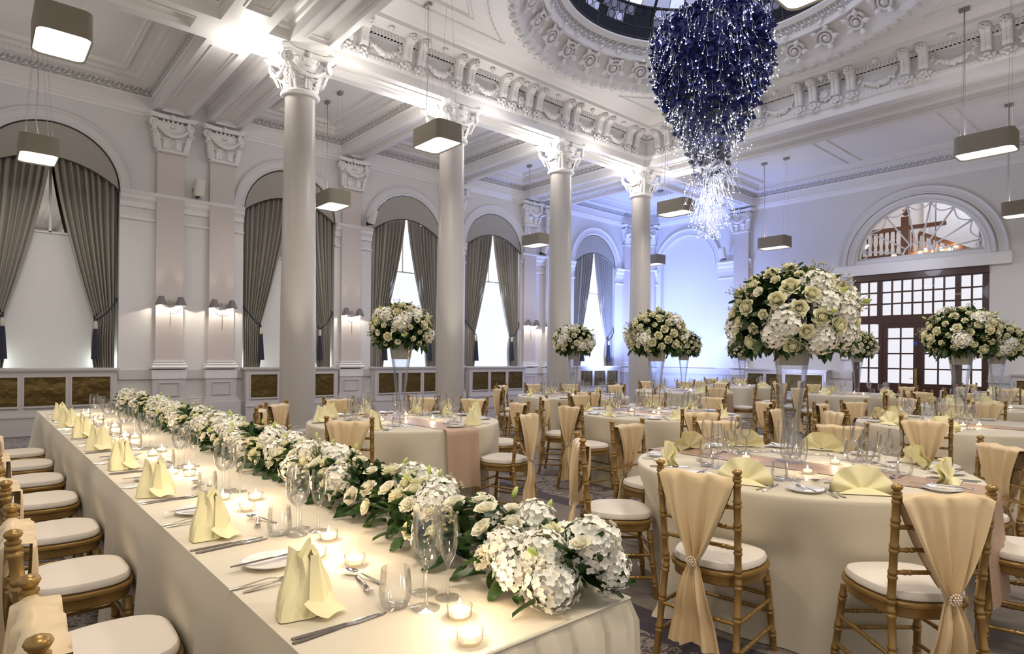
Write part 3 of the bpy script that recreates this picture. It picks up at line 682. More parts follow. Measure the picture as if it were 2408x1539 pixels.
def flat_capital():
    mb = MB()   # local: front faces -y, width along x, z from 0 (neck) to .65, back at y=0
    mb.add([(-.215, -.085, 0), (.215, -.085, 0), (.215, .1, 0), (-.215, .1, 0), (-.235, -.10, .28), (.235, -.10, .28), (.235, .1, .28), (-.235, .1, .28), (-.33, -.15, .52), (.33, -.15, .52), (.33, .1, .52), (-.33, .1, .52)], [(j * 4 + i, j * 4 + (i + 1) % 4, j * 4 + 4 + (i + 1) % 4, j * 4 + 4 + i) for j in range(2) for i in range(4)] + [(8, 9, 10, 11)]); mb.box(-.27, -.135, -.045, .27, .1, -.02); mb.box(-.255, -.12, -.02, .255, .1, .005)
    prof = [(-.40, .1), (-.42, -.16), (-.37, -.21), (-.2, -.155), (0, -.14), (.2, -.155), (.37, -.21), (.42, -.16), (.40, .1)]
    n = len(prof)
    for z0, z1, s0, s1 in ((.575, .605, .93, .95), (.605, .65, 1.0, 1.05)):
        vs = [(x * s0, y * s0, z0) for x, y in prof] + [(x * s1, y * s1, z1) for x, y in prof]
        mb.add(vs, [(i, (i + 1) % n, n + (i + 1) % n, n + i) for i in range(n)] + [tuple(range(n)), tuple(n + i for i in range(n))])
    F = Matrix.Rotation(pi, 4, 'Z')
    for x in (-.115, .115): acanthus(mb, Matrix.Translation((x, -.10, .01)) @ F, .19, .24, .08)
    for x in (-.235, .235): acanthus(mb, Matrix.Translation((x, -.09, .01)) @ Matrix.Rotation(pi + (.6 if x > 0 else -.6), 4, 'Z') @ Matrix.Rotation(-.30, 4, 'X'), .15, .44, .12)
    acanthus(mb, Matrix.Translation((0, -.13, .49)) @ F @ Matrix.Rotation(pi, 4, 'Y') @ Matrix.Scale(.7, 4), .17, .15, .06)
    for s_ in (-1, 1):
        volute(mb, Matrix.Translation((s_ * .315, -.165, .475)) @ Matrix.Rotation(s_ * .6, 4, 'Z') @ Matrix.Rotation(pi / 2, 4, 'Z'), .085)
        mb.ball((s_ * .31, -.15, .36), .05, 7, 5, (1, .8, 1))
    mb.ball((0, -.15, .62), .05, 8, 5, (1, .8, 1.3)); swag(mb, (-.30, -.16, .45), (.30, -.16, .45), .20, .05, .042); egg_row(mb, (-.2, -.13, .52), (.2, -.13, .52), 5, (0, -1, 0))
    return mb.mesh('capital', CAPM, 45)
RCAP, FCAP = round_capital(), flat_capital()
mb = MB(); sh = [(.31, 0), (.31, .02)] ; pr = [(.268, .26), (.270, .9), (.265, 2.2), (.248, 3.6), (.235, 4.8), (.228, 5.38), (.238, 5.41), (.25, 5.43)]
mb.lathe(pr, 48, cap=False); SHM = mb.mesh('shaft', SHAFT, 30)
mb = MB(); mb.lathe([(.40, 0), (.40, .07), (.385, .09), (.40, .12), (.39, .155), (.35, .165), (.33, .18), (.34, .20), (.335, .225), (.29, .235), (.28, .25), (.262, .265)], 48); BSM = mb.mesh('base', SHAFT, 30)
CN = ['nearest tall white plaster column with gilded light on its capital', 'second tall white column, behind the table with the single bouquet', 'third tall white column, washed with light at its foot', 'farthest tall white column, at the corner of the light well']
CN = ['tall round column nearest the camera, with carved leaf capital', 'second tall round column along the row, right of the nearest', 'third tall round column along the row, before the last arched window', 'farthest tall round column, beneath the corner of the ceiling well']
for x, l in zip(COLX, CN):
    c = empty('column', (x, COLY, 0), label=l, cat='column', group='columns along the aisle')
    inst('base', BSM, c); inst('shaft', SHM, c); inst('capital', RCAP, c, (0, 0, 5.46))
def pilaster_meshes():
    mb = MB(); mb.box(-.24, -.02, 1.26, .24, .12, 5.30); a = mb.mesh('shaft', PIL)
    mb = MB()
    for z0, z1, d in ((1.225, 1.26, .03), (1.17, 1.215, .05), (1.10, 1.165, .075), (.905, 1.08, .06)): mb.box(-.24 - d, -.02 - d, z0, .24 + d, .12, z1)
    mb.tube([(-.31, -.09, 1.133), (.31, -.09, 1.133)], .034, 8); mb.tube([(-.285, -.065, 1.195), (.285, -.065, 1.195)], .022, 8); b = mb.mesh('base_moulding', TRIM, 30)
    mb = MB(); mb.box(-.29, -.06, 0, .29, .12, .905)
    for z0, z1, d in ((0, .42, .07), (.42, .45, .055), (.45, .485, .04), (.485, .52, .02)): mb.box(-.29 - d, -.06 - d, z0, .29 + d, .12, z1)
    for x0, z0, x1, z1 in ((-.18, .57, .18, .59), (-.18, .82, .18, .84), (-.18, .57, -.16, .84), (.16, .57, .18, .84)): vt = .0015 if z1 - z0 > .2 else 0; mb.box(x0 + vt, -.08 + vt, z0 + vt, x1 - vt, -.05 - vt, z1 - vt)
    p = mb.mesh('pedestal', PEDP); return a, b, p
PSH, PBM, PPD = pilaster_meshes()
PN = ['pilaster with carved capital just right of the left window', 'pilaster with carved capital beside the second window, left of the nearest column',
      'pilaster with carved capital between the second and third windows', 'pilaster with carved capital hidden mostly behind the second column',
      'pilaster with carved capital right of the fourth window', 'pilaster with carved capital just left of the last window', 'pilaster with carved capital in the far left corner', 'pilaster with carved capital on the far wall beside the blank arch']
def pilaster(loc, rz, l):
    p = empty('pilaster', loc, rz, label=l, cat='pilaster', group='wall pilasters')
    inst('shaft', PSH, p); inst('base_moulding', PBM, p); inst('pedestal', PPD, p); inst('capital', FCAP, p, (0, 0, 5.33)); return p
for x, l in zip(PILX + [17.16], PN[:7]): pilaster((x, YP + .02, 0), 0, l)
pilaster((XF - .10, 9.60, 0), -pi / 2, PN[7])
pilaster((17.82, 13.05, 0), -pi / 2, 'pilaster turned into the far corner, half hidden behind the farthest column')
# ------------------------------------------------------------------ windows: panes, pelmets and curtains
FILM = mat('frosted_film', (.72, .72, .72), .5); MIR = mat('mirror_glass', (.82, .84, .84), .03, metal=1)
DAY = emit('daylit_pane', (.80, .87, 1), 2.4); DAYL = emit('daylit_frosted_film', (.76, .82, 1), 1.15)
for i, c in enumerate(WIN):
    wn = empty('window_%d' % (i + 1), (c, YW + .27, 1.05)); wn['kind'] = 'structure'
    y = YW + .27
    for zb, zt, m_, nm in ((1.06, 3.55, FILM if i < 2 else DAYL, 'lower_pane'), (3.55, 5.45, MIR if i < 2 else DAY, 'upper_pane')):
        mb = MB(); mb.quad((-HW, 0, zb - 1.05), (HW, 0, zb - 1.05), (HW, 0, zt - 1.05), (-HW, 0, zt - 1.05)); mb.build(nm, m_, wn)
    mb = MB(); mb.box(-HW, -.03, 2.485, HW, .0, 2.52); mb.box(-.02, -.03, 2.5, .02, 0, 4.4)
    mb.tube([(HW * cos(pi * k / 24), -.02, 3.40 + HW * sin(pi * k / 24)) for k in range(25)], .03, 6); mb.build('frame', TRIM, wn)
for i in (2, 3, 4): light('window_daylight', 'AREA', (WIN[i], YW + .1, 3.0), (34, 34, 44)[i - 2], (.55, .66, 1), (WIN[i], 5, 1.5), .9, size_y=2.6)
for i, c in enumerate(WIN[:2]):   # the glow tucked behind the curtains
    for s_ in (-1, 1): light('sill_lamp', 'POINT', (c + s_ * .80, YW + .16, 1.22), 5, (.90, 1, .92), None, .05)
def pelmet_mesh():
    n = 28; top = [(-HW + .01, 0)] + [(HW * .985 * cos(pi - pi * k / n), HW * .985 * sin(pi * k / n)) for k in range(1, n)] + [(HW - .01, 0)]
    bot = [(-HW + .01 + (2 * HW - .02) * k / n, .40 * (1 - (2 * k / n - 1) ** 2) - .03 * 0) for k in range(n + 1)]
    bot[0] = (bot[0][0], -.02); bot[-1] = (bot[-1][0], -.02); mb = MB(); m_ = n + 1
    vs = [(x, .0, z) for x, z in top] + [(x, .0, z) for x, z in bot] + [(x, .05, z) for x, z in bot]
    # pair by parameter
    mb.add(vs, [(k, k + 1, m_ + k + 1, m_ + k) for k in range(n)] + [(m_ + k, m_ + k + 1, 2 * m_ + k + 1, 2 * m_ + k) for k in range(n)])
    mb.mi = 1; mb.tube([(x, -.005, z) for x, z in top], .008, 4); mb.tube([(x, -.005, z) for x, z in bot], .009, 4)
    return mb.mesh('pelmet', [PELM, mat('pelmet_piping', (.03, .028, .025), .6)], 30)
PELMESH = pelmet_mesh()
def curtain_mesh(seed, folds=9):
    rnd = random.Random(seed); ph = [rnd.uniform(-.25, .25) for _ in range(folds + 2)]
    ztop = .42; ztie = -2.42; zbot = -3.34   # relative to the springing; local x from 0 (centre) to HW (jamb)
    def edge(z):
        if z >= ztie:
            t = (ztop - z) / (ztop - ztie); inner = .02 + (.64 - .02) * (t ** 1.45) * .98 + .02 * sin(pi * t)
            outer = HW - .02 - .03 * t
        else:
            t = (ztie - z) / (ztie - zbot); inner = .64 - .04 * sin(pi * min(1, t * 1.0)) + .0 * t; outer = HW - .05 - .0 * t
        return inner, outer
    def fn(u, v):
        z = ztop - v * (ztop - zbot); inn, out = edge(z); top_z = .40 * (1 - ((u * HW) / HW) ** 2) + .02
        if v < .15: z = min(z, top_z + .0 if v < .01 else z)
        t = abs(z - ztie); pinch = math.exp(-(t / .28) ** 2)
        k = int(u * folds); uu = u + .012 * sin(u * 37)
        x = inn + (out - inn) * uu
        amp = .055 * (1 - .45 * pinch) ; wv = sin(uu * folds * 2 * pi + ph[min(k, folds)] * 3) + .3 * sin(uu * folds * 4.3 * pi + 1.3)
        y = -.02 - amp * wv - .02 * pinch
        return (x, y, z)
    mb = MB(); mb.grid(fn, 110, 40); return mb.mesh('drape', CURT, True)
CM = [curtain_mesh(3), curtain_mesh(9)]
mb = MB(); TI = [(1.0, .06, -2.02), (.99, -.04, -2.06), (.93, -.10, -2.16), (.84, -.13, -2.29), (.74, -.13, -2.40), (.655, -.11, -2.46), (.64, -.02, -2.40), (.80, .06, -2.2), (.98, .10, -2.02)]
mb.tube(TI, .014, 6); CORD = mb.mesh('tieback_cord', NAVY, True)
mb = MB(); mb.lathe([(.012, 0), (.03, -.03), (.034, -.13), (.03, -.15)], 12); FERR = mb.mesh('ferrule', GREY, True)
mb = MB(); mb.grid(lambda u, v: ((.03 + .035 * v) * (1 + .07 * cos(u * 2 * pi * 14)) * cos(2 * pi * u), (.03 + .035 * v) * (1 + .07 * cos(u * 2 * pi * 14)) * sin(2 * pi * u), -.15 - .55 * v), 84, 6, True)
mb.lathe([(.064, -.69), (.0, -.695)], 24, cap=False); TASS = mb.mesh('tassel', NAVY, True)
WNAME = ['left arched window at the photo edge', 'second arched window, behind the nearest column', 'third arched window, behind the bouquet by the nearest column', 'fourth arched window, right of the second column', 'last arched window on the left wall']
for i, c in enumerate(WIN):
    inst('pelmet', PELMESH, None, (c, YW - .005, ZS), label='grey fabric pelmet filling the head of the ' + WNAME[i].split(',')[0], cat='pelmet', group='arched pelmets')
    for s_ in (-1, 1):
        r = empty('curtain', (c, YW + .10, ZS), label='taupe tied back curtain, %s side of the %s' % ('right' if s_ > 0 else 'left', WNAME[i].split(',')[0]), cat='curtain', group='tied back curtains')
        r.scale = (s_, 1, 1)
        inst('drape', CM[(i + (s_ > 0)) % 2], r); t = inst('tieback_cord', CORD, r, (0, -.04, 0)); inst('ferrule', FERR, t, (.655, -.12, -2.47)); inst('tassel', TASS, t, (.655, -.12, -2.47))
# ------------------------------------------------------------------ radiator covers with brass lattice
def lattice():
    m = bpy.data.materials.new('brass_lattice'); m.use_nodes = True; nt = m.node_tree; b = nt.nodes['Principled BSDF']; N = nt.nodes.new; L = nt.links.new
    tc = N('ShaderNodeTexCoord'); sx = N('ShaderNodeSeparateXYZ'); L(tc.outputs['Object'], sx.inputs[0])
    def M2(op, a, c):
        n = N('ShaderNodeMath'); n.operation = op
        for i, v in enumerate((a, c)):
            if v is None: continue
            if isinstance(v, (int, float)): n.inputs[i].default_value = v
            else: L(v, n.inputs[i])
        return n.outputs[0]
    k = 40.0; a = M2('MULTIPLY', M2('ADD', sx.outputs[0], sx.outputs[2]), k); c = M2('MULTIPLY', M2('SUBTRACT', sx.outputs[0], sx.outputs[2]), k)
    fa = M2('ABSOLUTE', M2('SUBTRACT', M2('FRACT', a, None), .5), None); fb = M2('ABSOLUTE', M2('SUBTRACT', M2('FRACT', c, None), .5), None)
    hole = M2('LESS_THAN', M2('MAXIMUM', fa, fb), .37)
    mx = N('ShaderNodeMix'); mx.data_type = 'RGBA'; mx.inputs[6].default_value = (.30, .20, .045, 1); mx.inputs[7].default_value = (.006, .005, .004, 1); L(hole, mx.inputs[0]); L(mx.outputs[2], b.inputs['Base Color'])
    b.inputs['Roughness'].default_value = .28; L(M2('SUBTRACT', .9, hole), b.inputs['Metallic'])
    nz = N('ShaderNodeTexNoise'); nz.inputs['Scale'].default_value = 5; L(tc.outputs['Object'], nz.inputs[0]); bp = N('ShaderNodeBump'); bp.inputs['Strength'].default_value = .5; bp.inputs['Distance'].default_value = .05; L(nz.outputs['Fac'], bp.inputs['Height']); L(bp.outputs[0], b.inputs['Normal'])
    return m
LAT = lattice()
def radiator_cover(loc, rz, W, D, panels, label):
    r = empty('radiator_cover', loc, rz, label=label, cat='radiator cover', group='radiator covers')   # local: front at y=0 facing -y, back at y=D, x 0..W
    mb = MB(); mb.box(-.04, -.04, 1.09, W + .04, D, 1.125); mb.box(-.025, -.025, 1.065, W + .025, D, 1.09); mb.build('top', PEDP, r)
    mb = MB(); m0 = .10; gp = .09; pw = (W - 2 * m0 - gp * (panels - 1)) / panels; xs = [(m0 + k * (pw + gp), m0 + k * (pw + gp) + pw) for k in range(panels)]
    mb.box(0, 0, 0, W, D, .43); mb.box(0, 0, 1.0, W, D, 1.066); mb.box(0, .03, .43, W, D, 1.0)
    last = 0
    for a, b in xs + [(W, W)]: mb.box(last, 0, .43, a, .04, 1.0); last = b
    for z0, z1, d in ((0, .30, .03), (.30, .33, .045), (.33, .355, .02)): mb.box(-.0, -d, z0, W, 0, z1)
    for a, b in xs:
        for x0, z0, x1, z1 in ((a - .025, .46, b + .025, .49), (a - .025, .975, b + .025, 1.0), (a - .025, .46, a, 1.0), (b, .46, b + .025, 1.0)): vt = .0015 if z1 - z0 > .2 else 0; mb.box(x0 + vt, -.012 + vt, z0 + vt, x1 - vt, .02 - vt, z1 - vt)
    mb.build('body', PEDP, r)
    for a, b in xs: mb = MB(); mb.box(a, .022, .49, b, .028, .975); mb.build('grille', LAT, r)
    return r
radiator_cover((-.10, 13.02, 0), 0, 2.06, .48, 3, 'white radiator cover with brass lattice beneath the left arched window')
for i, (c, n_) in enumerate(((5.30, 3), (8.29, 3), (11.14, 3), (15.49, 3))):
    radiator_cover((c - HW, 13.26, 0), 0, 2 * HW, .24, n_, 'white radiator cover with brass lattice beneath the ' + WNAME[i + 1].split(',')[0])
radiator_cover((17.58, 9.33, 0), -pi / 2, 2.36, .32, 4, 'white radiator cover with brass lattice left of the glazed doors')
radiator_cover((17.58, 2.98, 0), -pi / 2, 1.9, .32, 3, 'white radiator cover with brass lattice right of the glazed doors')
# ------------------------------------------------------------------ twin shaded wall sconces
def cone_shade():
    mb = MB(); mb.lathe([(.104, 0), (.044, .165)], 24, cap=False); mb.lathe([(.102, 0), (.042, .165)], 24, cap=False); mb.mi = 1; mb.tube([(.104 * cos(2 * pi * k / 24), .104 * sin(2 * pi * k / 24), 0) for k in range(24)], .003, 4, closed=True); mb.tube([(.044 * cos(2 * pi * k / 24), .044 * sin(2 * pi * k / 24), .165) for k in range(24)], .003, 4, closed=True)
    return mb.mesh('lamp_shade', [SILK, mat('shade_binding', (.02, .02, .02), .6)], True)
CSH = cone_shade()
mb = MB(); mb.tube([(0, -.05, .12), (0, -.04, -.40)], .007, 6); mb.ball((0, -.045, .13), .02, 8, 5); mb.ball((0, -.04, -.40), .013, 8, 5)
mb.tube([(0, 0, .02), (0, -.05, .02)], .012, 6)
for s_ in (-1, 1): mb.tube([(s_ * .17 * sin(t * pi / 16), -.045 - .07 * sin(t * pi / 16), -.13 + .17 * (1 - cos(t * pi / 16)) * .8) for t in range(9)], .005, 6); mb.tube([(s_ * .17, -.115, .005), (s_ * .17, -.115, .06)], .008, 6)
SARM = mb.mesh('arm', SILV, True)
mb = MB(); mb.tube([(0, 0, 0), (0, 0, .07)], [.012, .009], 8); mb.ball((0, 0, .085), .017, 8, 6, (1, 1, 1.4)); SBULB = mb.mesh('bulb', emit('sconce_bulb', (1, .86, .66), 18), True)
SN = ['right of the left window', 'beside the second window, left of the nearest column', 'between the second and third windows', 'behind the second column', 'right of the fourth window', 'left of the last window']
def sconce(loc, rz, l):
    r = empty('wall_sconce', loc, rz, label=l, cat='wall light', group='wall sconces'); inst('arm', SARM, r)
    for s_ in (-1, 1):
        sd = inst('lamp_shade', CSH, r, (s_ * .17, -.115, .03)); inst('bulb', SBULB, sd, (0, 0, -.03))
        p = Matrix.Rotation(rz, 4, 'Z') @ Vector((s_ * .17, -.115, 0)) + Vector(loc); light('sconce_lamp', 'POINT', (p.x, p.y, p.z + .075), 40, (1, .88, .72), None, .018)
for x, l in zip(PILX, SN): sconce((x, YP, 2.30), 0, 'twin shaded wall light on the pilaster ' + l)
sconce((XF - .12, 9.6, 2.30), -pi / 2, 'twin shaded wall light on the far wall behind the largest bouquet')
# ------------------------------------------------------------------ loudspeakers
def speaker_mesh():
    mb = MB(); mb.T = Matrix.Rotation(radians(16), 4, 'X') @ Matrix.Rotation(radians(12), 4, 'Z')
    pr = [(-.085, .03), (-.095, -.05), (-.07, -.085), (0, -.10), (.07, -.085), (.095, -.05), (.085, .03)]; n = len(pr); zs = [-.17, -.155, .155, .17]; sc = [.9, 1, 1, .9]
    mb.add([(x * s_, y * s_, z) for z, s_ in zip(zs, sc) for x, y in pr], [(j * n + i, j * n + (i + 1) % n, (j + 1) * n + (i + 1) % n, (j + 1) * n + i) for j in range(3) for i in range(n)] + [tuple(range(n)), tuple(3 * n + i for i in range(n))])
    mb.T = None; return mb.mesh('cabinet', SPK, 30)
SPM = speaker_mesh(); mb = MB(); mb.box(-.02, -.02, -.2, .02, .16, -.12); mb.tube([(-.05, .05, .0), (-.10, .10, -.05), (-.06, .12, -.13)], .006, 5); SBR = mb.mesh('bracket', mat('black_bracket', (.02, .02, .02), .5))
for loc, rz, l in (((3.36, 13.30, 4.71), 0, 'small white loudspeaker on the ledge between the first two pilasters'), ((7.12, 13.2, 4.70), .5, 'small white loudspeaker on the ledge left of the third window'),
                   ((12.92, 13.28, 4.70), .2, 'small white loudspeaker on the ledge beyond the fourth window'), ((17.62, 10.12, 4.72), -pi / 2, 'small white loudspeaker on the far wall beside the blank arch')):
    s_ = empty('loudspeaker', loc, rz, label=l, cat='speaker', group='ledge loudspeakers'); inst('cabinet', SPM, s_); inst('bracket', SBR, s_)
# wall sockets and small picture
mb = MB(); mb.box(-.01, -.04, -.06, 0, .04, .06); SOCK = mb.mesh('socket_plate', mat('socket_white', (.8, .8, .8), .4))
for i, y in enumerate((11.95, 11.80)): inst('socket_plate', SOCK, None, (XF + .18, y, 1.32), label='white wall socket plate inside the blank arch, ' + ('beside the column' if i == 0 else 'the one nearer the doors'), cat='socket', group='wall sockets in the blank arch')
p = empty('wall_picture', (XF - .02, 6.60, 1.52), label='small gilt framed notice on the far wall left of the doors', cat='picture')
mb = MB(); mb.box(-.02, -.11, -.12, 0, .11, .12); mb.build('frame', BRASS, p); mb = MB(); mb.box(-.024, -.095, -.105, -.02, .095, .105); mb.build('sheet', mat('notice_paper', (.7, .68, .62), .7), p)
# ------------------------------------------------------------------ rectangular pendant lamps
def rrect(hx, hy, r, n=6):
    out = []
    for cx_, cy_, a0 in ((hx - r, hy - r, 0), (-hx + r, hy - r, pi / 2), (-hx + r, -hy + r, pi), (hx - r, -hy + r, 1.5 * pi)):
        out += [(cx_ + r * cos(a0 + pi / 2 * k / n), cy_ + r * sin(a0 + pi / 2 * k / n)) for k in range(n + 1)]
    return out
def pendant_meshes(hx, hy, h):
    o_ = rrect(hx, hy, .10); n = len(o_); mb = MB(); i_ = rrect(hx - .008, hy - .008, .095)
    vs = [(x, y, 0) for x, y in o_] + [(x, y, h) for x, y in o_] + [(x, y, h) for x, y in i_] + [(x, y, 0) for x, y in i_]
    mb.add(vs, [(j * n + i, j * n + (i + 1) % n, ((j + 1) % 4) * n + (i + 1) % n, ((j + 1) % 4) * n + i) for j in range(4) for i in range(n)]); a = mb.mesh('shade', SHADE, 30)
    mb = MB(); d = rrect(hx - .012, hy - .012, .09); mb.add([(x, y, .018) for x, y in d], [tuple(reversed(range(n)))]); b = mb.mesh('diffuser', DIFF)
    mb = MB(); d = rrect(hx - .012, hy - .012, .09); mb.add([(x, y, h - .03) for x, y in d], [tuple(range(n))]); t = mb.mesh('top_panel', mat('pendant_top', (.7, .68, .62), .6))
    return a, b, t
PM1 = pendant_meshes(.24, .375, .28); mb = MB(); mb.box(-.035, -.07, -.045, .035, .07, 0); CANO = mb.mesh('canopy', METAL)
def pendant(x, y, zb, zc, label, off=.29):
    r = empty('pendant_lamp', (x, y, zb), label=label, cat='pendant lamp', group='rectangular pendant lamps')
    inst('shade', PM1[0], r); inst('diffuser', PM1[1], r); inst('top_panel', PM1[2], r)
    for s_ in (-1, 1):
        inst('canopy', CANO, r, (0, s_ * off, zc - zb))
        for q in (-.10, .10):
            m_ = MB(); m_.tube([(q * .35, s_ * off + 0, zc - zb - .04), (q * 1.6, s_ * off, .26)], .0022, 4); m_.build('suspension_wire', WIRE, r)
    m_ = MB(); m_.tube([(.0, off, zc - zb - .04), (.012, off, (zc - zb) * .55), (-.012, off, .7), (.02, off - .01, .45), (.0, off - .02, .25)], .006, 6); m_.build('power_cord', WIRE, r, smooth=True)
    return r
Z1, Z2 = 6.555, 6.925
for a in ((.68, 8.00, 4.62, 6.04, 'large pendant lamp in the top left corner of the photo'), (.73, 11.86, 4.35, Z1, 'pendant lamp hanging before the left arched window'),
          (5.33, 7.86, 4.62, Z2, 'pendant lamp overlapping the second column'), (5.38, 11.6, 4.35, Z1, 'pendant lamp hanging just right of the nearest column'),
          (11.68, 7.86, 4.60, Z2, 'pendant lamp just left of the crystal tail of the blue chandelier'), (11.22, 11.85, 4.35, Z1, 'pendant lamp just left of the third column'),
          (15.85, 11.5, 4.30, Z1, 'pendant lamp half hidden behind the farthest column'), (15.6, 7.50, 4.28, Z1, 'pendant lamp before the far wall between the arches'),
          (11.62, 2.30, 4.58, Z2, 'pendant lamp at the upper right above the glazed doors'), (15.55, 2.42, 4.28, Z1, 'pendant lamp low at the right edge of the photo'),
          (5.42, 2.22, 4.60, Z2, 'pendant lamp cut off by the top edge of the photo'),
          (.68, 3.90, 4.62, 6.04, 'added fill pendant above the middle of the head table, over the top edge'), (.68, .30, 4.62, 6.04, 'added fill pendant above the near end of the head table, over the top edge'), (3.60, -1.0, 4.62, 6.50, 'added fill pendant behind the camera')):  # unseen pendants added to carry the foreground fill
    pendant(*a)
# downlight of the pendants; the trailing unseen ones are added foreground fill
for x, y, z, p, c in ((.68, 8.0, 4.6, 30, WARM), (.73, 11.86, 4.33, 20, NEUT), (5.33, 7.86, 4.6, 30, NEUT), (5.38, 11.6, 4.33, 20, NEUT), (11.68, 7.86, 4.58, 30, NEUT), (11.22, 11.85, 4.33, 20, NEUT), (15.6, 7.5, 4.26, 24, NEUT), (11.62, 2.3, 4.56, 30, NEUT), (15.55, 2.42, 4.26, 24, NEUT), (5.42, 2.22, 4.58, 52, (1, .90, .78)), (.68, 3.9, 4.6, 40, WARM), (.68, .3, 4.6, 44, WARM), (3.6, -1.0, 4.6, 75, (1, .88, .74))):
    light('pendant_downlight', 'AREA', (x, y, z), p, c, (x, y, 0), .44, size_y=.7)
    light('pendant_uplight', 'AREA', (x, y, z + .33), p * .22, c, (x, y, 9), .4, size_y=.6)
# ------------------------------------------------------------------ blue petal and fibre light chandelier
chn = empty('chandelier', (8.62, 5.18, 3.3), label='blue petal chandelier with trailing points of light under the dome', cat='chandelier')
PBL = [mat('blue_petal_a', (.008, .014, .12), .45, var=.3), mat('blue_petal_b', (.014, .024, .18), .45), mat('grey_petal', (.09, .09, .13), .5), mat('pale_petal', (.22, .22, .28), .5)]
def chr_(z):  # outline radius at local height
    pts = [(0, .10), (.35, .20), (.9, .22), (1.25, .26), (1.5, .40), (1.9, .58), (2.2, .74), (2.45, .84), (2.8, .88), (3.1, .86), (3.3, .74), (3.42, .45), (3.46, .0)]
    for (a, p), (b, q) in zip(pts, pts[1:]):
        if a <= z <= b: return p + (q - p) * (z - a) / (b - a)
    return 0
rnd = random.Random(11); mb = MB()
for i in range(4600):
    z = .75 + 2.7 * rnd.random() ** .62
    if z < 1.9 and rnd.random() < .35 + .35 * (1.9 - z): continue
    a = rnd.uniform(0, 2 * pi); r = chr_(z) * (1 - .22 * rnd.random() ** 2) + rnd.uniform(-.02, .03)
    s_ = rnd.uniform(.045, .075); mb.mi = 0 if rnd.random() < .55 else 1
    f = (z - 1.2) / 1.3
    if rnd.random() > f * 1.2: mb.mi = 2
    if z < 1.55 and rnd.random() < .4: mb.mi = 3
    mb.T = Matrix.Translation((r * cos(a), r * sin(a), z)) @ Matrix.Rotation(a + rnd.uniform(-1, 1), 4, 'Z') @ Matrix.Rotation(rnd.uniform(.2, 2.2), 4, 'Y') @ Matrix.Rotation(rnd.uniform(-1, 1), 4, 'X')
    mb.add([(0, 0, 0), (-.6 * s_, .7 * s_, .35 * s_), (0, s_ * .8, .0), (.6 * s_, .7 * s_, .35 * s_), (-.35 * s_, 1.5 * s_, .15 * s_), (.35 * s_, 1.5 * s_, .15 * s_), (0, 1.75 * s_, .3 * s_)], [(0, 2, 1), (0, 3, 2), (1, 2, 4), (3, 5, 2), (2, 5, 6, 4)])
mb.T = None; mb.mi = 0; mb.lathe([(0, 3.30)] + [(chr_(3.4 - k * .1) * .70, 3.28 - k * .1 + .02) for k in range(1, 19)] + [(0, 1.45)], 20); mb.build('petals', PBL, chn, kind='stuff')
SPARK = emit('fibre_point', (.90, .92, 1), 15); FIB = mat('fibre_strand', (.75, .75, .82), .3, emis=(.85, .88, 1), estr=.06)
mb = MB(); sp = MB()
for i in range(1950):
    low = rnd.random() < .26
    z = rnd.uniform(-.02, 1.5) if low else 1.3 + 2.05 * rnd.random()
    a = rnd.uniform(0, 2 * pi); r = (chr_(max(.02, z)) * (1.05 if not low else rnd.random() ** .7 * 1.9)) + (rnd.uniform(0, .12) if rnd.random() < .25 else .0)
    p = Vector((r * cos(a), r * sin(a), z)); l = rnd.uniform(.07, .20) * (1.5 if low else 1)
    q = p + Vector((-cos(a) * l * .35 + rnd.uniform(-.04, .04), -sin(a) * l * .35 + rnd.uniform(-.04, .04), l)); m_ = (p + q) / 2 + Vector((rnd.uniform(-.02, .02), rnd.uniform(-.02, .02), .02))
    mb.tube([q, m_, p], .0018 if low else .0022, 3, cap=False)
    s_ = rnd.choice((.0045, .0045, .006, .009) if low else (.005, .005, .006, .012)); sp.add([p + Vector(v) * s_ for v in ((1, 0, 0), (-1, 0, 0), (0, 1, 0), (0, -1, 0), (0, 0, 1), (0, 0, -1))], [(0, 2, 4), (2, 1, 4), (1, 3, 4), (3, 0, 4), (2, 0, 5), (1, 2, 5), (3, 1, 5), (0, 3, 5)])
mb.build('fibres', FIB, chn, kind='stuff'); sp.build('light_points', SPARK, chn, kind='stuff')
mb = MB(); mb.lathe([(.0, 3.36), (.3, 3.36), (.3, 3.40), (0, 3.40)], 16)
for a in (.3, 2.4, 4.5): mb.tube([(.28 * cos(a), .28 * sin(a), 3.38), (.2 * cos(a), .2 * sin(a), 5.35)], .005, 4)
mb.build('suspension_wire', WIRE, chn)
light('chandelier_glow', 'POINT', (8.62, 5.18, 3.9), 30, (.8, .86, 1), None, .25)
# ------------------------------------------------------------------ chair
def bamboo(mb, p, q, r, nodes, n=9):
    p, q = Vector(p), Vector(q); L_ = (q - p).length; pts = []; rs = []
    ts = [(0, 1)]
    for t in nodes:
        d = .010 / L_
        for k, m_ in ((-2.0, 1), (-1.3, 1.22), (-.55, 1.22), (-.25, 1.0), (.25, 1.0), (.55, 1.22), (1.3, 1.22), (2.0, 1)): ts.append((t + k * d, m_))
    ts.append((1, 1)); ts.sort()
    mb.tube([p.lerp(q, t) for t, _ in ts], [r * m_ for _, m_ in ts], n)
SEATZ = .445
def seat_outline(s=1.0, n=40):
    out = []
    for i in range(n):
        a = 2 * pi * i / n; c, s_ = cos(a), sin(a); e = .62
        x = abs(c) ** e * (1 if c > 0 else -1); y = abs(s_) ** e * (1 if s_ > 0 else -1)
        wx = .205 if y > 0 else .205 - .035 * (-y)
        out.append((x * wx * s, y * .20 * s))
    return out
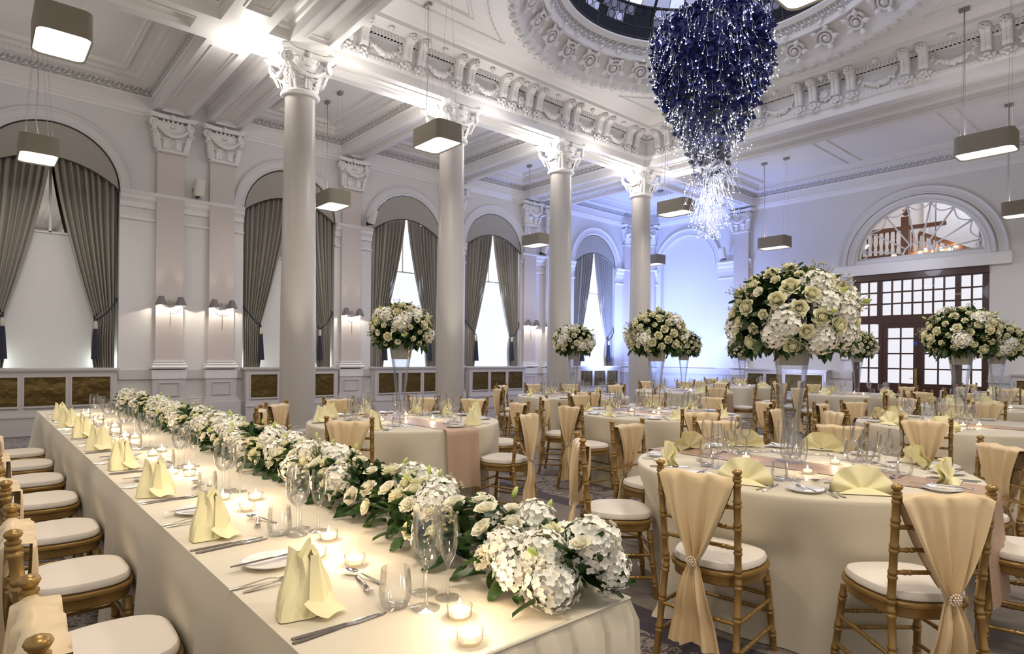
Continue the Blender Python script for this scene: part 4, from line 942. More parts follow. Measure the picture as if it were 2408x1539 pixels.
def slab_mesh(name, m_, rows):
    mb = MB(); n = 40; vs = []
    for s_, z in rows: vs += [(x, y, z) for x, y in seat_outline(s_)]
    k = len(rows); mb.add(vs, [(j * n + i, j * n + (i + 1) % n, (j + 1) * n + (i + 1) % n, (j + 1) * n + i) for j in range(k - 1) for i in range(n)] + [tuple(reversed(range(n))), tuple((k - 1) * n + i for i in range(n))])
    return mb.mesh(name, m_, 40)
CH = {}
CH['seat_frame'] = slab_mesh('seat_frame', GOLD, [(.93, .385), (.96, .39), (.97, .425), (1.03, .432), (1.04, .445), (1.02, .452)])
CH['cushion'] = slab_mesh('cushion', CUSH, [(.92, .452), (.965, .459), (.975, .473), (.94, .488), (.80, .498), (.5, .504), (.2, .506)])
for s_ in (-1, 1):
    mb = MB()   # rear leg runs on up as the back post
    x0 = s_ * .185
    bamboo(mb, (x0 * 1.02, -.245, 0), (x0 * .93, -.185, .44), .0155, (.3, .62, .93)); bamboo(mb, (x0 * .93, -.185, .44), (x0 * .985, -.232, .885), .0155, (.06, .28, .52, .75, .96))
    mb.T = Matrix.Translation((x0 * .985, -.232, .885)); mb.lathe([(.0155, 0), (.019, .004), (.019, .010), (.012, .014), (.018, .020), (.022, .028), (.019, .036), (.008, .041), (0, .042)], 12); mb.T = None
    CH['rleg%d' % s_] = mb.mesh('leg', GOLD, 50)
    mb = MB(); bamboo(mb, (s_ * .192, .205, 0), (s_ * .165, .165, .39), .0155, (.22, .5, .86)); CH['fleg%d' % s_] = mb.mesh('leg', GOLD, 50)
def rail(z, y, hw, r, nd): mb = MB(); bamboo(mb, (-hw, y, z), (hw, y, z), r, nd); return mb.mesh('back_rail', GOLD, 50)
RAILS = [rail(.868, -.230, .180, .0105, (.2, .8)), rail(.755, -.218, .178, .0095, (.16, .5, .84)), rail(.665, -.209, .176, .0095, (.16, .5, .84)), rail(.575, -.199, .174, .0095, (.16, .5, .84))]
STR = []
for s_ in (-1, 1):
    mb = MB(); bamboo(mb, (s_ * .187, -.232, .12), (s_ * .184, .193, .12), .009, (.25, .5, .75)); bamboo(mb, (s_ * .183, -.215, .25), (s_ * .178, .180, .25), .009, (.3, .7)); STR.append(mb.mesh('stretcher', GOLD, 50))
mb = MB(); bamboo(mb, (-.178, .180, .27), (.178, .180, .27), .009, (.2, .5, .8)); bamboo(mb, (-.184, .193, .19), (.184, .193, .19), .009, (.33, .66)); STR.append(mb.mesh('stretcher', GOLD, 50))
mb = MB(); bamboo(mb, (-.178, -.215, .25), (.178, -.215, .25), .009, (.2, .5, .8)); STR.append(mb.mesh('stretcher', GOLD, 50))
GX, GZ = .0, .50
def sash_mesh(seed, shift):
    rd = random.Random(seed); p1, p2, p3 = rd.uniform(0, 6), rd.uniform(0, 6), rd.uniform(0, 6); gy = -.245
    def width(t): return .162 * (1 - t) ** .80 + .020      # t: 0 at the rail, 1 at the gather
    def fn(u, v):
        s_ = 2 * u - 1
        fold = .014 * sin(s_ * 9 + p1) + .008 * sin(s_ * 17 + p2)
        if v < .38:        # front layer, from gather up to rail
            t = 1 - v / .38; w0 = width(t ** .9) * (.92); z = .882 - t * (.882 - GZ - .02); y = -.205 + (-.245 + .205) * 1 * (t ** 3) * 1.3 + .020 * (1 - t) - .0
            y += (.885 - z) * .10; y = y * (1 - t ** 4) + (gy + .01) * t ** 4
            return (s_ * w0 + shift * t, y + fold * (.3 + t * .9), z)
        if v < .46:        # over the rail
            a = (v - .38) / .08 * pi; return (s_ * .168, -.230 + .020 * cos(a) + fold * .15, .872 + .018 * sin(a) + .004 * sin(s_ * 7 + p2))
        if v < .72:        # back layer down to gather
            t = (v - .46) / .26; w0 = width(t); z = .875 - t * (.875 - GZ); y = -.252 + .0 * t
            return (s_ * w0 + shift * t, y - .004 - fold * (.35 + 1.1 * t) - .010 * sin(pi * t), z)
        t = (v - .72) / .28  # tail
        w0 = .020 + .112 * (t ** .70) + .006 * sin(p3); z = GZ - t * .385 - .012 * sin(s_ * 4 + p3) * t
        return (s_ * w0 + shift + shift * .5 * t, -.257 - .020 * sin(pi * min(1, t * 1.5)) - (.018 * sin(s_ * 8 + p3) + .010 * sin(s_ * 15 + p1)) * min(1, .45 + t), z)
    mb = MB(); mb.grid(fn, 40, 56); return mb.mesh('sash', SASH, True)
SASHES = [sash_mesh(1, .0), sash_mesh(5, .012), sash_mesh(8, -.014)]
def brooch_mesh():
    mb = MB(); pts = [(0, 0)] + [(.010 * cos(a), .010 * sin(a)) for a in [k * pi / 3 for k in range(6)]] + [(.020 * cos(a), .020 * sin(a)) for a in [k * pi / 6 for k in range(12)]]
    for x, z in pts: mb.ball((x, -.012 + 12 * (x * x + z * z), z), .0052, 7, 5)
    return mb.mesh('brooch', PEARL, True)
BRO = brooch_mesh()
def chair_proto(k, simple=False):
    r = empty('chiavari_chair', (0, 0, 0)); r.name = 'banquet_chair'
    inst('seat_frame', CH['seat_frame'], r); inst('cushion', CH['cushion'], r)
    for q in ('rleg-1', 'rleg1', 'fleg-1', 'fleg1'): inst('leg', CH[q], r)
    for m_ in RAILS: inst('back_rail', m_, r)
    for m_ in (STR if not simple else STR[:3]): inst('stretcher', m_, r)
    s_ = inst('sash', SASHES[k], r); inst('brooch', BRO, s_, ((0, .012, -.014)[k], -.276, GZ))
    return reg(r)
PROTO = [chair_proto(0), chair_proto(1), chair_proto(2)]; USED = [False] * 3; NCH = [0]
def chair(x, y, rz, label, group):
    k = NCH[0] % 3; NCH[0] += 1
    if not USED[k]: o = PROTO[k]; USED[k] = True; o.location = (x, y, 0); o.rotation_euler = (0, 0, rz)
    else: o = copy_tree(PROTO[k], (x, y, 0), rz)
    o.name = 'banquet_chair'; return tag(o, label, 'chair', group)
# ------------------------------------------------------------------ tableware meshes
def lathe_mesh(name, m_, prof, n=28, smooth=40, solid=None):
    mb = MB(); mb.lathe(prof, n, cap=False); return mb.mesh(name, m_, smooth)
WG = lathe_mesh('wine_glass', GLASS, [(0, .002), (.036, .001), (.037, .003), (.012, .008), (.0045, .02), (.004, .09), (.006, .102), (.02, .112), (.034, .135), (.0405, .165), (.039, .20), (.033, .245), (.0322, .245), (.038, .20), (.0393, .165), (.033, .137), (.019, .116), (0, .108)])
WS = lathe_mesh('wine_glass', GLASS, [(0, .002), (.034, .001), (.035, .003), (.011, .008), (.0045, .02), (.004, .085), (.006, .095), (.018, .104), (.031, .125), (.036, .150), (.034, .180), (.028, .215), (.0272, .215), (.033, .18), (.0348, .15), (.030, .127), (.017, .108), (0, .10)])
FL = lathe_mesh('champagne_flute', GLASS, [(0, .002), (.033, .001), (.034, .003), (.010, .008), (.004, .02), (.0038, .08), (.006, .09), (.018, .11), (.0255, .145), (.026, .175), (.022, .225), (.0213, .225), (.0252, .175), (.0245, .146), (.017, .112), (0, .095)])
TB = lathe_mesh('tumbler', GLASS, [(0, .001), (.030, .001), (.036, .006), (.0415, .03), (.041, .055), (.036, .10), (.0353, .10), (.0402, .055), (.0405, .03), (.035, .010), (0, .008)])
PLT = lathe_mesh('side_plate', PORC, [(0, .004), (.05, .004), (.055, 0), (.058, .004), (.085, .013), (.0855, .016), (.082, .0155), (.056, .008), (0, .007)], 36)
def knife_mesh(l=.235, w_=.010):
    mb = MB(); pr = [(0, .004), (.02, .0075), (.10, .006), (.125, .0045), (.135, .0055), (.16, w_), (.20, w_ * .95), (.225, .006), (l, .0005)]
    vs = []
    for y, h in pr: t = .0035 if y < .13 else .0014; vs += [(-h, y, .002), (0, y, .002 + t), (h, y, .002), (0, y, .0005)]
    mb.add(vs, [(4 * j + i, 4 * j + (i + 1) % 4, 4 * j + 4 + (i + 1) % 4, 4 * j + 4 + i) for j in range(len(pr) - 1) for i in range(4)]); return mb.mesh('knife', STEEL, 30)
def curve_handle(mb, l, w0=.0075):
    pr = [(0, .004, .003), (.02, w0, .0035), (.08, .005, .010), (l - .02, .003, .012), (l, .004, .008)]; vs = []
    for y, h, z in pr: vs += [(-h, y, z), (0, y, z + .002), (h, y, z), (0, y, z - .0012)]
    mb.add(vs, [(4 * j + i, 4 * j + (i + 1) % 4, 4 * j + 4 + (i + 1) % 4, 4 * j + 4 + i) for j in range(len(pr) - 1) for i in range(4)])
def fork_mesh(k=1.0):
    mb = MB(); L_ = .125 * k; curve_handle(mb, L_)
    mb.grid(lambda u, v: ((2 * u - 1) * (.004 + .0085 * min(1, v * 2)) * k, L_ + v * .03 * k, .008 - .005 * sin(v * pi) + .001), 4, 4)
    for i in range(4): x = (-.0105 + .007 * i) * k; mb.tube([(x, L_ + .028 * k, .008), (x, L_ + .045 * k, .007), (x * .95, L_ + .072 * k, .013)], [.0018, .0018, .0008], 4)
    return mb.mesh('fork', STEEL, True)
def spoon_mesh(k=1.0):
    mb = MB(); L_ = .125 * k; curve_handle(mb, L_)
    mb.grid(lambda u, v: ((2 * u - 1) * .019 * k * sqrt(max(0, 1 - (2 * v - 1) ** 2)) * (1 - .1 * v), L_ + v * .062 * k, .008 - .007 * (1 - (2 * u - 1) ** 2) * sin(pi * v) + .003), 8, 10); return mb.mesh('spoon', STEEL, True)
KN, BK, FK, SP, DF = knife_mesh(), knife_mesh(.185, .009), fork_mesh(), spoon_mesh(.92), fork_mesh(.82)
BK.name = 'butter_knife'; DF.name = 'dessert_fork'
def napkin_stand():
    # upright mitre fold standing on its base, tongue turned out in front (-y)
    mb = MB(); tri = lambda x: abs((x % 1) - .5) * 4 - 1
    def fn(u, v):
        a = (u - .5) * 2 * pi * .93 + pi / 2; t = tri(u * 5 + .35 * v); r = (.030 * (1 - v ** 1.3) + .040) * (1 + .20 * t * (.4 + .6 * v))
        ztop = .165 + .020 * tri(u * 2.5 + .2) + .008 * sin(u * 9); x = r * 1.12 * cos(a); y = r * .80 * sin(a)
        return (x + .010 * sin(v * 4 + u * 6), y + .010 * v, v * ztop)
    mb.grid(fn, 30, 8)
    def cap(u, v):
        a = (u - .5) * 2 * pi * .93 + pi / 2; t = tri(u * 5 + .35); r = .040 * (1 + .20 * t) * (1 - v); return (r * 1.12 * cos(a) + .010 * sin(4 + u * 6) * (1 - v), r * .8 * sin(a) + .010, (.165 + .020 * tri(u * 2.5 + .2) + .008 * sin(u * 9)) - .05 * v)
    mb.grid(cap, 30, 3)
    mb.grid(lambda u, v: ((u - .5) * (.105 - .035 * v) + .01 * v, -.050 - v * .060, .010 + .035 * (1 - v) ** 2 + .012 * sin(pi * u) * (1 - v * .5)), 6, 6)
    mb.grid(lambda u, v: ((u - .5) * .09 * (1 - .75 * v), -.060 + .030 * v - .016 * (1 - abs(2 * u - 1)), .008 + v * .150), 4, 8)
    mb.v = [(x, y, max(.002, z)) for x, y, z in mb.v]
    return mb.mesh('napkin', NAP, 24)
def napkin_fan():
    mb = MB(); n = 4
    def fn(u, v):
        a = pi * (1 - u) * 1.04 - .06; pl = (1 - cos(2 * pi * u * n)) / 2; R_ = .108 * (1 + .06 * pl + .08 * sin(pi * u)); r = .010 + R_ * v
        return (r * cos(a) * 1.12, -.026 * pl * v ** .8 + .022 * v * v + .012 + .010 * sin(u * 5) * v, max(.002, .014 + r * sin(a) * .92 - .012 * v * v * abs(2 * u - 1) ** 3))
    mb.grid(fn, 48, 8)
    mb.grid(lambda u, v: fn(u, v)[:1] + (fn(u, v)[1] + .012 + .012 * v, fn(u, v)[2] * .93), 36, 6)
    mb.grid(lambda u, v: ((u - .5) * .24 * (1 - .45 * v ** 2), -.038 + v * .05, .004 + .028 * sin(pi * min(1, v * .8)) * (1 - abs(2 * u - 1) ** 2)), 14, 5)
    return mb.mesh('napkin', NAP, 60)
def napkin_star():
    mb = MB()
    for k, (a, l) in enumerate(((-1.15, .11), (-.6, .13), (0, .14), (.6, .13), (1.15, .11))):
        T = Matrix.Translation((0, 0, .004)) @ Matrix.Rotation(a, 4, 'Y'); mb.T = T
        mb.grid(lambda u, v: ((u - .5) * .10 * (1 - v) ** .8, -.030 * (1 - abs(2 * u - 1)) * (1 - v) + .012 - .012 * k % 2, v * l + .006), 6, 6)
    mb.T = None
    for s_ in (-1, 1): mb.grid(lambda u, v: (s_ * (.02 + v * .11), -.055 + u * .11 * (1 - v * .7) + .02 * v, .003 + .035 * sin(pi * u) * (1 - v)), 6, 5)
    mb.grid(lambda u, v: ((u - .5) * .12 * (1 - v), -.03 - .06 * v, .005 + .05 * (1 - v) * sin(pi * u)), 6, 5)
    return mb.mesh('napkin', NAP, 28)
NA, NB, NC = napkin_stand(), napkin_fan(), napkin_star()
mb = MB(); mb.lathe([(0, .001), (.024, .001), (.0275, .004), (.030, .028), (.0285, .028), (.026, .007), (0, .005)], 24, cap=False); TLH = mb.mesh('tealight_holder', GLASS, 40)
mb = MB(); mb.lathe([(.0245, .007), (.0255, .019), (.019, .0205), (0, .019)], 20); WXM = mb.mesh('wax', WAX, True)
mb = MB(); mb.lathe([(.0005, .020), (.0036, .024), (.0042, .029), (.002, .038), (.0, .046)], 8); FLMm = mb.mesh('flame', FLAME, True)
def tealight(x, y, z, label, group, p=.55, sc=1.0):
    r = empty('tealight', (x, y, z), label=label, cat='candle', group=group); r.scale = (sc,) * 3
    inst('holder', TLH, r); inst('wax', WXM, r); inst('flame', FLMm, r)
    if p: light('candle_glow', 'POINT', (x, y, z + .045), p, (1, .70, .42), None, .012)
ITEMS = dict(wg=('wine_glass', WG), ws=('wine_glass', WS), fl=('champagne_flute', FL), tb=('tumbler', TB), pl=('side_plate', PLT), kn=('table_knife', KN), k2=('table_knife', KN), bk=('butter_knife', BK), fk=('table_fork', FK), f2=('table_fork', FK), sp=('dessert_spoon', SP), df=('dessert_fork', DF), na=('napkin', NA), nb=('napkin', NB), nc=('napkin', NC))
DESC = dict(wg=('larger wine glass', 'wine glass'), ws=('smaller wine glass', 'wine glass'), fl=('champagne flute', 'champagne flute'), tb=('stemless tumbler', 'glass'), pl=('white side plate', 'plate'), kn=('inner steel knife', 'knife'), k2=('outer steel knife', 'knife'),
            bk=('side plate butter knife', 'knife'), fk=('inner steel fork', 'fork'), f2=('outer steel fork', 'fork'), sp=('dessert spoon', 'spoon'), df=('dessert fork', 'fork'), na=('standing yellow napkin', 'napkin'), nb=('fanned yellow napkin', 'napkin'), nc=('star folded yellow napkin', 'napkin'))
GRP = dict(wg='wine glasses', ws='wine glasses', fl='champagne flutes', tb='tumblers', pl='side plates', kn='table knives', k2='table knives', bk='butter knives', fk='table forks', f2='table forks', sp='dessert spoons', df='dessert forks', na='folded napkins', nb='folded napkins', nc='folded napkins')
# local place frame: the guest sits at -y and looks along +y; x to the guest's right
LAY = dict(na=(0, .10, 0, 2.0), nb=(0, .11, 0, .0), nc=(0, .11, 0, .0), kn=(.13, .01, 0, 0), k2=(.165, .005, 0, .04), fk=(-.15, .01, 0, 0), f2=(-.185, .0, 0, -.03), pl=(-.30, .14, 0, 0), bk=(-.285, .04, .018, .05),
           sp=(.07, .335, 0, 1.75), df=(-.09, .30, 0, -1.45), tb=(.14, .29, 0, 0), wg=(.22, .345, 0, 0), ws=(.15, .385, 0, 0), fl=(.25, .41, 0, 0))
def setting(x, y, z, rz, what, where, tgroup, jit=None):
    c_, s_ = cos(rz), sin(rz); rj = random.Random(int(x * 1000 + y * 77))
    for k in what.split():
        lx, ly, lz, lr = LAY[k]; lx += rj.uniform(-.008, .008); ly += rj.uniform(-.008, .008); rot = rz + lr + rj.uniform(-.05, .05)
        if k in ('sp', 'df', 'na', 'nb', 'nc'): rot += rj.uniform(-.25, .25)
        if k == 'nb' or k == 'nc': rot += 0
        nm, me = ITEMS[k]; d, cat = DESC[k]
        ob_ = inst(nm, me, None, (x + lx * c_ - ly * s_, y + lx * s_ + ly * c_, z + lz), (0, 0, rot), label='%s, %s' % (d, where), cat=cat, group='%s on %s' % (GRP[k], tgroup))
        if k == 'na': ob_.scale = (.92, .92, .92)
# ------------------------------------------------------------------ flowers
def petal(mb, T, w_, h, cup, curl, nu=6, nv=5):
    mb.T = T
    mb.grid(lambda u, v: ((2 * u - 1) * w_ * (sin(pi * min(1, .16 + .70 * v)) ** .6) / 2, .16 * sin(pi * v * .8) + cup * v - .34 * w_ * ((2 * u - 1) ** 2) * sin(pi * min(.85, v)) + curl * max(0, v - .55) ** 2 * 5, v * h - .16 * h * ((2 * u - 1) ** 2) * v), nu, nv); mb.T = None
def rose_mesh(name, m_, seed, opn=1.0):
    rd = random.Random(seed); mb = MB()   # faces +z, radius about 1 unit = scaled
    mb.ball((0, 0, .30), .30, 8, 6, (1, 1, 1.2))
    for ring, (n, r, h, tilt, w_) in enumerate(((3, .07, .66, .0, .45), (4, .15, .70, .08, .62), (5, .24, .70, .20, .78), (5, .34, .68, .38, .95), (6, .42, .66, .62, 1.0), (6, .46, .62, .95, 1.0))):
        for i in range(n):
            a = 2 * pi * i / n + ring * .7 + rd.uniform(-.15, .15)
            T = Matrix.Rotation(a, 4, 'Z') @ Matrix.Translation((0, r * .55, .12 * (5 - ring) / 5)) @ Matrix.Rotation(-tilt * opn + rd.uniform(-.07, .07), 4, 'X')
            petal(mb, T, w_ * rd.uniform(.92, 1.08), h, -.06, .05 * ring)
    mb.v = [(x, y, z - .25) for x, y, z in mb.v]
    return mb.mesh(name, m_, True)
def hydrangea_mesh(seed, nf=135):
    rd = random.Random(seed); mb = MB(); mb.ball((0, 0, 0), .72, 10, 7)
    for i in range(nf):
        z = 1 - 1.82 * (i + .5) / nf; a = i * 2.39996; r = sqrt(max(0, 1 - z * z)); R_ = rd.uniform(.84, 1.12); nrm = Vector((r * cos(a), r * sin(a), z))
        q = nrm.to_track_quat('Z', 'Y').to_matrix().to_4x4(); T0 = Matrix.Translation(nrm * R_) @ q @ Matrix.Rotation(rd.uniform(0, 6), 4, 'Z') @ Matrix.Rotation(rd.uniform(-.6, .6), 4, 'X')
        s_ = rd.uniform(.13, .195)
        for k in range(4):
            mb.T = T0 @ Matrix.Rotation(k * pi / 2, 4, 'Z')
            mb.add([(0, 0, 0), (-.58 * s_, .55 * s_, .32 * s_), (0, .62 * s_, .06 * s_), (.58 * s_, .55 * s_, .32 * s_), (-.42 * s_, 1.12 * s_, .38 * s_), (.42 * s_, 1.12 * s_, .38 * s_), (0, 1.25 * s_, .45 * s_)], [(0, 2, 1), (0, 3, 2), (1, 2, 6, 4), (2, 3, 5, 6)])
    mb.T = None; return mb.mesh('hydrangea', HYD, 50)
def leaf(mb, T, l, w_, bend=.25):
    mb.T = T; mb.grid(lambda u, v: ((2 * u - 1) * w_ / 2 * (sin(pi * v) ** .75 if 0 < v < 1 else 0), v * l, .25 * w_ * abs(2 * u - 1) - bend * l * v * v), 4, 7); mb.T = None
def bud_mesh():
    mb = MB(); mb.lathe([(0, 0), (.006, .004), (.0105, .018), (.0095, .032), (.004, .045), (0, .048)], 8); mb.mi = 1; mb.tube([(0, 0, 0), (.004, 0, -.03), (0, .006, -.07)], .0014, 4); return mb.mesh('bud', [GREENF, STEM], True)
def ruffle_mesh():
    rd = random.Random(5); mb = MB()
    for ring, (n, tilt, h) in enumerate(((4, .25, .6), (5, .65, .75), (6, 1.05, .85))):
        for i in range(n):
            a = 2 * pi * i / n + ring; mb.T = Matrix.Rotation(a, 4, 'Z') @ Matrix.Translation((0, .08, 0)) @ Matrix.Rotation(-tilt, 4, 'X')
            mb.grid(lambda u, v: ((2 * u - 1) * .42 * v ** .6, .05 * sin(u * 15 + i) * v, v * h), 6, 4)
    mb.T = None; mb.mi = 1; mb.ball((0, 0, .15), .13, 7, 5); return mb.mesh('lisianthus', [ROSEW, GREENF], True)
def spray_mesh(seed):
    rd = random.Random(seed); mb = MB()
    for i in range(26):
        p = Vector((rd.gauss(0, .022), rd.gauss(0, .022), rd.uniform(-.02, .04))); mb.mi = 1
        mb.tube([(0, 0, -.05), p], .0009, 3, cap=False)
        mb.mi = 0; mb.ball(p, .0042, 5, 4)
    return mb.mesh('waxflower_sprig', [SEED, STEM], True)
RO = [rose_mesh('rose', ROSE, 1), rose_mesh('rose', ROSE, 2, .85), rose_mesh('rose', ROSEW, 3, 1.05)]; HY = [hydrangea_mesh(1), hydrangea_mesh(2)]; BU, RU, SPR = bud_mesh(), ruffle_mesh(), spray_mesh(4)
def foliage_mesh(pts, seed, l=.085, per=2):
    rd = random.Random(seed); mb = MB()
    for p, nrm in pts:
        for k in range(per):
            q = (nrm + Vector((rd.uniform(-1, 1), rd.uniform(-1, 1), rd.uniform(-1, .6))) * .9).normalized(); T = Matrix.Translation(p) @ q.to_track_quat('Y', 'Z').to_matrix().to_4x4() @ Matrix.Rotation(rd.uniform(-.8, .8), 4, 'Y')
            leaf(mb, T, l * rd.uniform(.7, 1.2), l * .52 * rd.uniform(.8, 1.2), rd.uniform(.0, .5))
    return mb
def orient(nrm, spin): return (Vector(nrm).to_track_quat('Z', 'Y') @ __import__('mathutils').Quaternion((0, 0, 1), spin)).to_euler()
def put(me, name, parent, p, nrm, s_, rd): inst(name, me, parent, p, orient(nrm, rd.uniform(0, 6)), s_)
def bouquet_proto(seed):
    """dome of flowers on a tall vase: centre at origin, about .38 m radius"""
    rd = random.Random(seed); r = empty('flower_bouquet'); pts = []
    N_ = 84
    for i in range(N_):
        z = 1 - 1.75 * (i + .5) / N_; a = i * 2.39996 + seed; q = sqrt(max(0, 1 - z * z)); nrm = Vector((q * cos(a), q * sin(a), z)).normalized(); droop = .0
        sx_ = .315; sz = .27; p = Vector((nrm.x * sx_, nrm.y * sx_, nrm.z * sz)); pts.append((p, nrm))
        if z < -.62: continue
        t = rd.random()
        if rd.random() < .17: put(rd.choice(HY), 'hydrangea', r, p * .90, nrm, rd.uniform(.075, .092), rd)
        elif t < .14: put(RU, 'lisianthus', r, p * 1.05, nrm, rd.uniform(.035, .045), rd)
        elif t < .93: put(rd.choice(RO[:2]), 'rose', r, p * 1.04, nrm, rd.uniform(.052, .068) if t < .62 else rd.uniform(.034, .044), rd)
        else: put(SPR, 'waxflower_sprig', r, p * 1.10, nrm, 1.2, rd)
    for i in range(12):
        n_ = Vector((rd.gauss(0, 1), rd.gauss(0, 1), rd.uniform(-.2, 1))).normalized(); p = Vector((n_.x * .34, n_.y * .34, n_.z * .30)); put(SPR if i % 2 else BU, 'waxflower_sprig' if i % 2 else 'bud', r, p * 1.07, n_, 1.1, rd)
    for i in range(10):
        n_ = Vector((rd.gauss(0, 1), rd.gauss(0, 1), rd.uniform(-.3, .8))).normalized(); put(SPR, 'waxflower_sprig', r, Vector((n_.x * .33, n_.y * .33, n_.z * .29)), n_, 1.3, rd)
    mb = foliage_mesh([(p * .84, n_) for p, n_ in pts], seed, .095, 4)
    m3 = foliage_mesh([(p * .60, n_) for p, n_ in pts], seed + 9, .12, 3); mb.add(m3.v, m3.f)
    lo = [(Vector((.24 * cos(a), .24 * sin(a), -.13)), Vector((cos(a) * .7, sin(a) * .7, -.9))) for a in [k * .42 for k in range(15)]]
    m2 = foliage_mesh(lo, seed + 1, .12, 1); mb.add(m2.v, m2.f)
    mb.ball((0, 0, .0), .10, 14, 9, (1.1, 1.1, .8)); mb.build('foliage', LEAF, r, kind='stuff', smooth=50)
    return reg(r)
BQ = [bouquet_proto(s_) for s_ in (1, 2, 3)]
def vase_meshes():
    mb = MB(); mb.lathe([(0, .002), (.085, .002), (.087, .006), (.05, .012), (.040, .03), (.043, .10), (.052, .25), (.072, .45), (.098, .62), (.122, .75)], 36, cap=False)
    mb.lathe([(.119, .75), (.095, .62), (.069, .45), (.048, .25), (.038, .10), (.030, .045), (0, .035)], 36, cap=False); a = mb.mesh('vase', VGLASS, 40)
    mb = MB(); mb.lathe([(0, .60), (.088, .60), (.0935, .62), (.1175, .752), (.1165, .755), (.1, .74), (0, .74)], 32, cap=False); b = mb.mesh('liner', LINER, 40); return a, b
VM, LM = vase_meshes(); BUSED = [False] * 3; NB_ = [0]
def centrepiece(x, y, z, rz, tname, s_=1.0, sk=None):
    v = inst('trumpet_vase', VM, None, (x, y, z), (0, 0, rz), label='tall clear trumpet vase on the ' + tname, cat='vase', group='tall glass vases'); inst('liner', LM, v, label='white plastic liner')
    k = NB_[0] % 3; NB_[0] += 1
    if not BUSED[k]: b = BQ[k]; BUSED[k] = True; b.location = (x, y, z + .90); b.rotation_euler = (0, 0, rz)
    else: b = copy_tree(BQ[k], (x, y, z + .90), rz)
    b.scale = (s_,) * 3; b.name = 'flower_bouquet'; tag(b, 'domed bouquet of cream roses and hydrangeas above the ' + tname, 'bouquet', 'tall bouquets')
# ------------------------------------------------------------------ round tables
def round_cloth(x, y, seed, label, seats=(), r0=.93):
    rd = random.Random(seed); ws = [(n_, rd.uniform(0, 6.28), rd.uniform(.6, 1.1)) for n_ in (5, 8, 11, 14, 19)]; am = (.30, .42, .36, .30, .12)
    def fn(u, v):
        a = 2 * pi * u
        if v < .2: r = r0 * v / .2 * .985; return (r * cos(a), r * sin(a), .76)
        if v < .28: t = (v - .2) / .08 * pi / 2; return ((r0 * .985 + .014 * sin(t)) * cos(a), (r0 * .985 + .014 * sin(t)) * sin(a), .76 - .014 * (1 - cos(t)))
        t = (v - .28) / .72; f = sum(k * g * sin(n_ * a + p_) for (n_, p_, g), k in zip(ws, am)); f = f if f > -.5 else -.5
        r = r0 * .985 + .014 + .035 * t + (.085 * t ** .9) * (f + .10 * f * f) + (.06 * max(0, t - .93) / .07 * max(0, f)); z = .746 * (1 - t)
        for sa, sf in seats:
            da = abs((a - sa + pi) % (2 * pi) - pi); k1 = min(1, max(0, (.52 - da) / .27)); k2 = min(1, max(0, (.73 - z) / .30)); k_ = k1 * k1 * (3 - 2 * k1) * k2 * k2 * (3 - 2 * k2)
            if k_ > 0 and r > sf - .025: r = r * (1 - k_) + min(r, max(sf - .025, .84)) * k_
        return (r * cos(a), r * sin(a), .746 * (1 - t) + .004)
    mb = MB(); mb.grid(fn, 192, 34, True); o = mb.build('tablecloth', CLOTH, None, smooth=True, label=label, cat='tablecloth', group='round tablecloths'); o.location = (x, y, 0); return o
def runner(x, y, label, ang=0, r0=.955):
    def fn(u, v):
        w_ = (u - .5) * .34; s_ = (v - .5) * 2; L_ = r0 + .50; d = abs(s_) * L_; sg = 1 if s_ > 0 else -1; rim = sqrt(r0 * r0 - w_ * w_)
        if d < rim: return (w_, sg * d, .7635)
        e = d - rim; return (w_ * (1 + .04 * e), sg * (rim + .018 + .085 * e + .006 * sin(w_ * 40)), .7635 - min(e, .012) * .3 - e)
    mb = MB(); mb.grid(fn, 12, 90); o = mb.build('table_runner', RUN, None, smooth=True, label=label, cat='table runner', group='sequin table runners'); o.location = (x, y, 0); o.rotation_euler[2] = ang
SECT = ['near', 'near right', 'right', 'far right', 'far', 'far left', 'left', 'near left']
def sector_names(cx_, cy_, angs):
    fd = Vector((fwd.x, fwd.y)).normalized(); rt = Vector((right.x, right.y)).normalized(); used = set(); out = {}
    for a in sorted(angs, key=lambda a: 0):
        d = Vector((cos(a), sin(a))); th = atan2(d.dot(rt), -d.dot(fd)) % (2 * pi); k = round(th / (pi / 4)) % 8
        for q in (0, 1, -1, 2, -2, 3, -3, 4):
            if (k + q) % 8 not in used: k = (k + q) % 8; break
        used.add(k); out[a] = SECT[k]
    return out
FULLI = '%s kn k2 fk f2 pl bk sp df tb wg ws fl'; MIDI = '%s kn fk pl sp tb wg ws fl'; FARI = '%s pl tb wg ws'
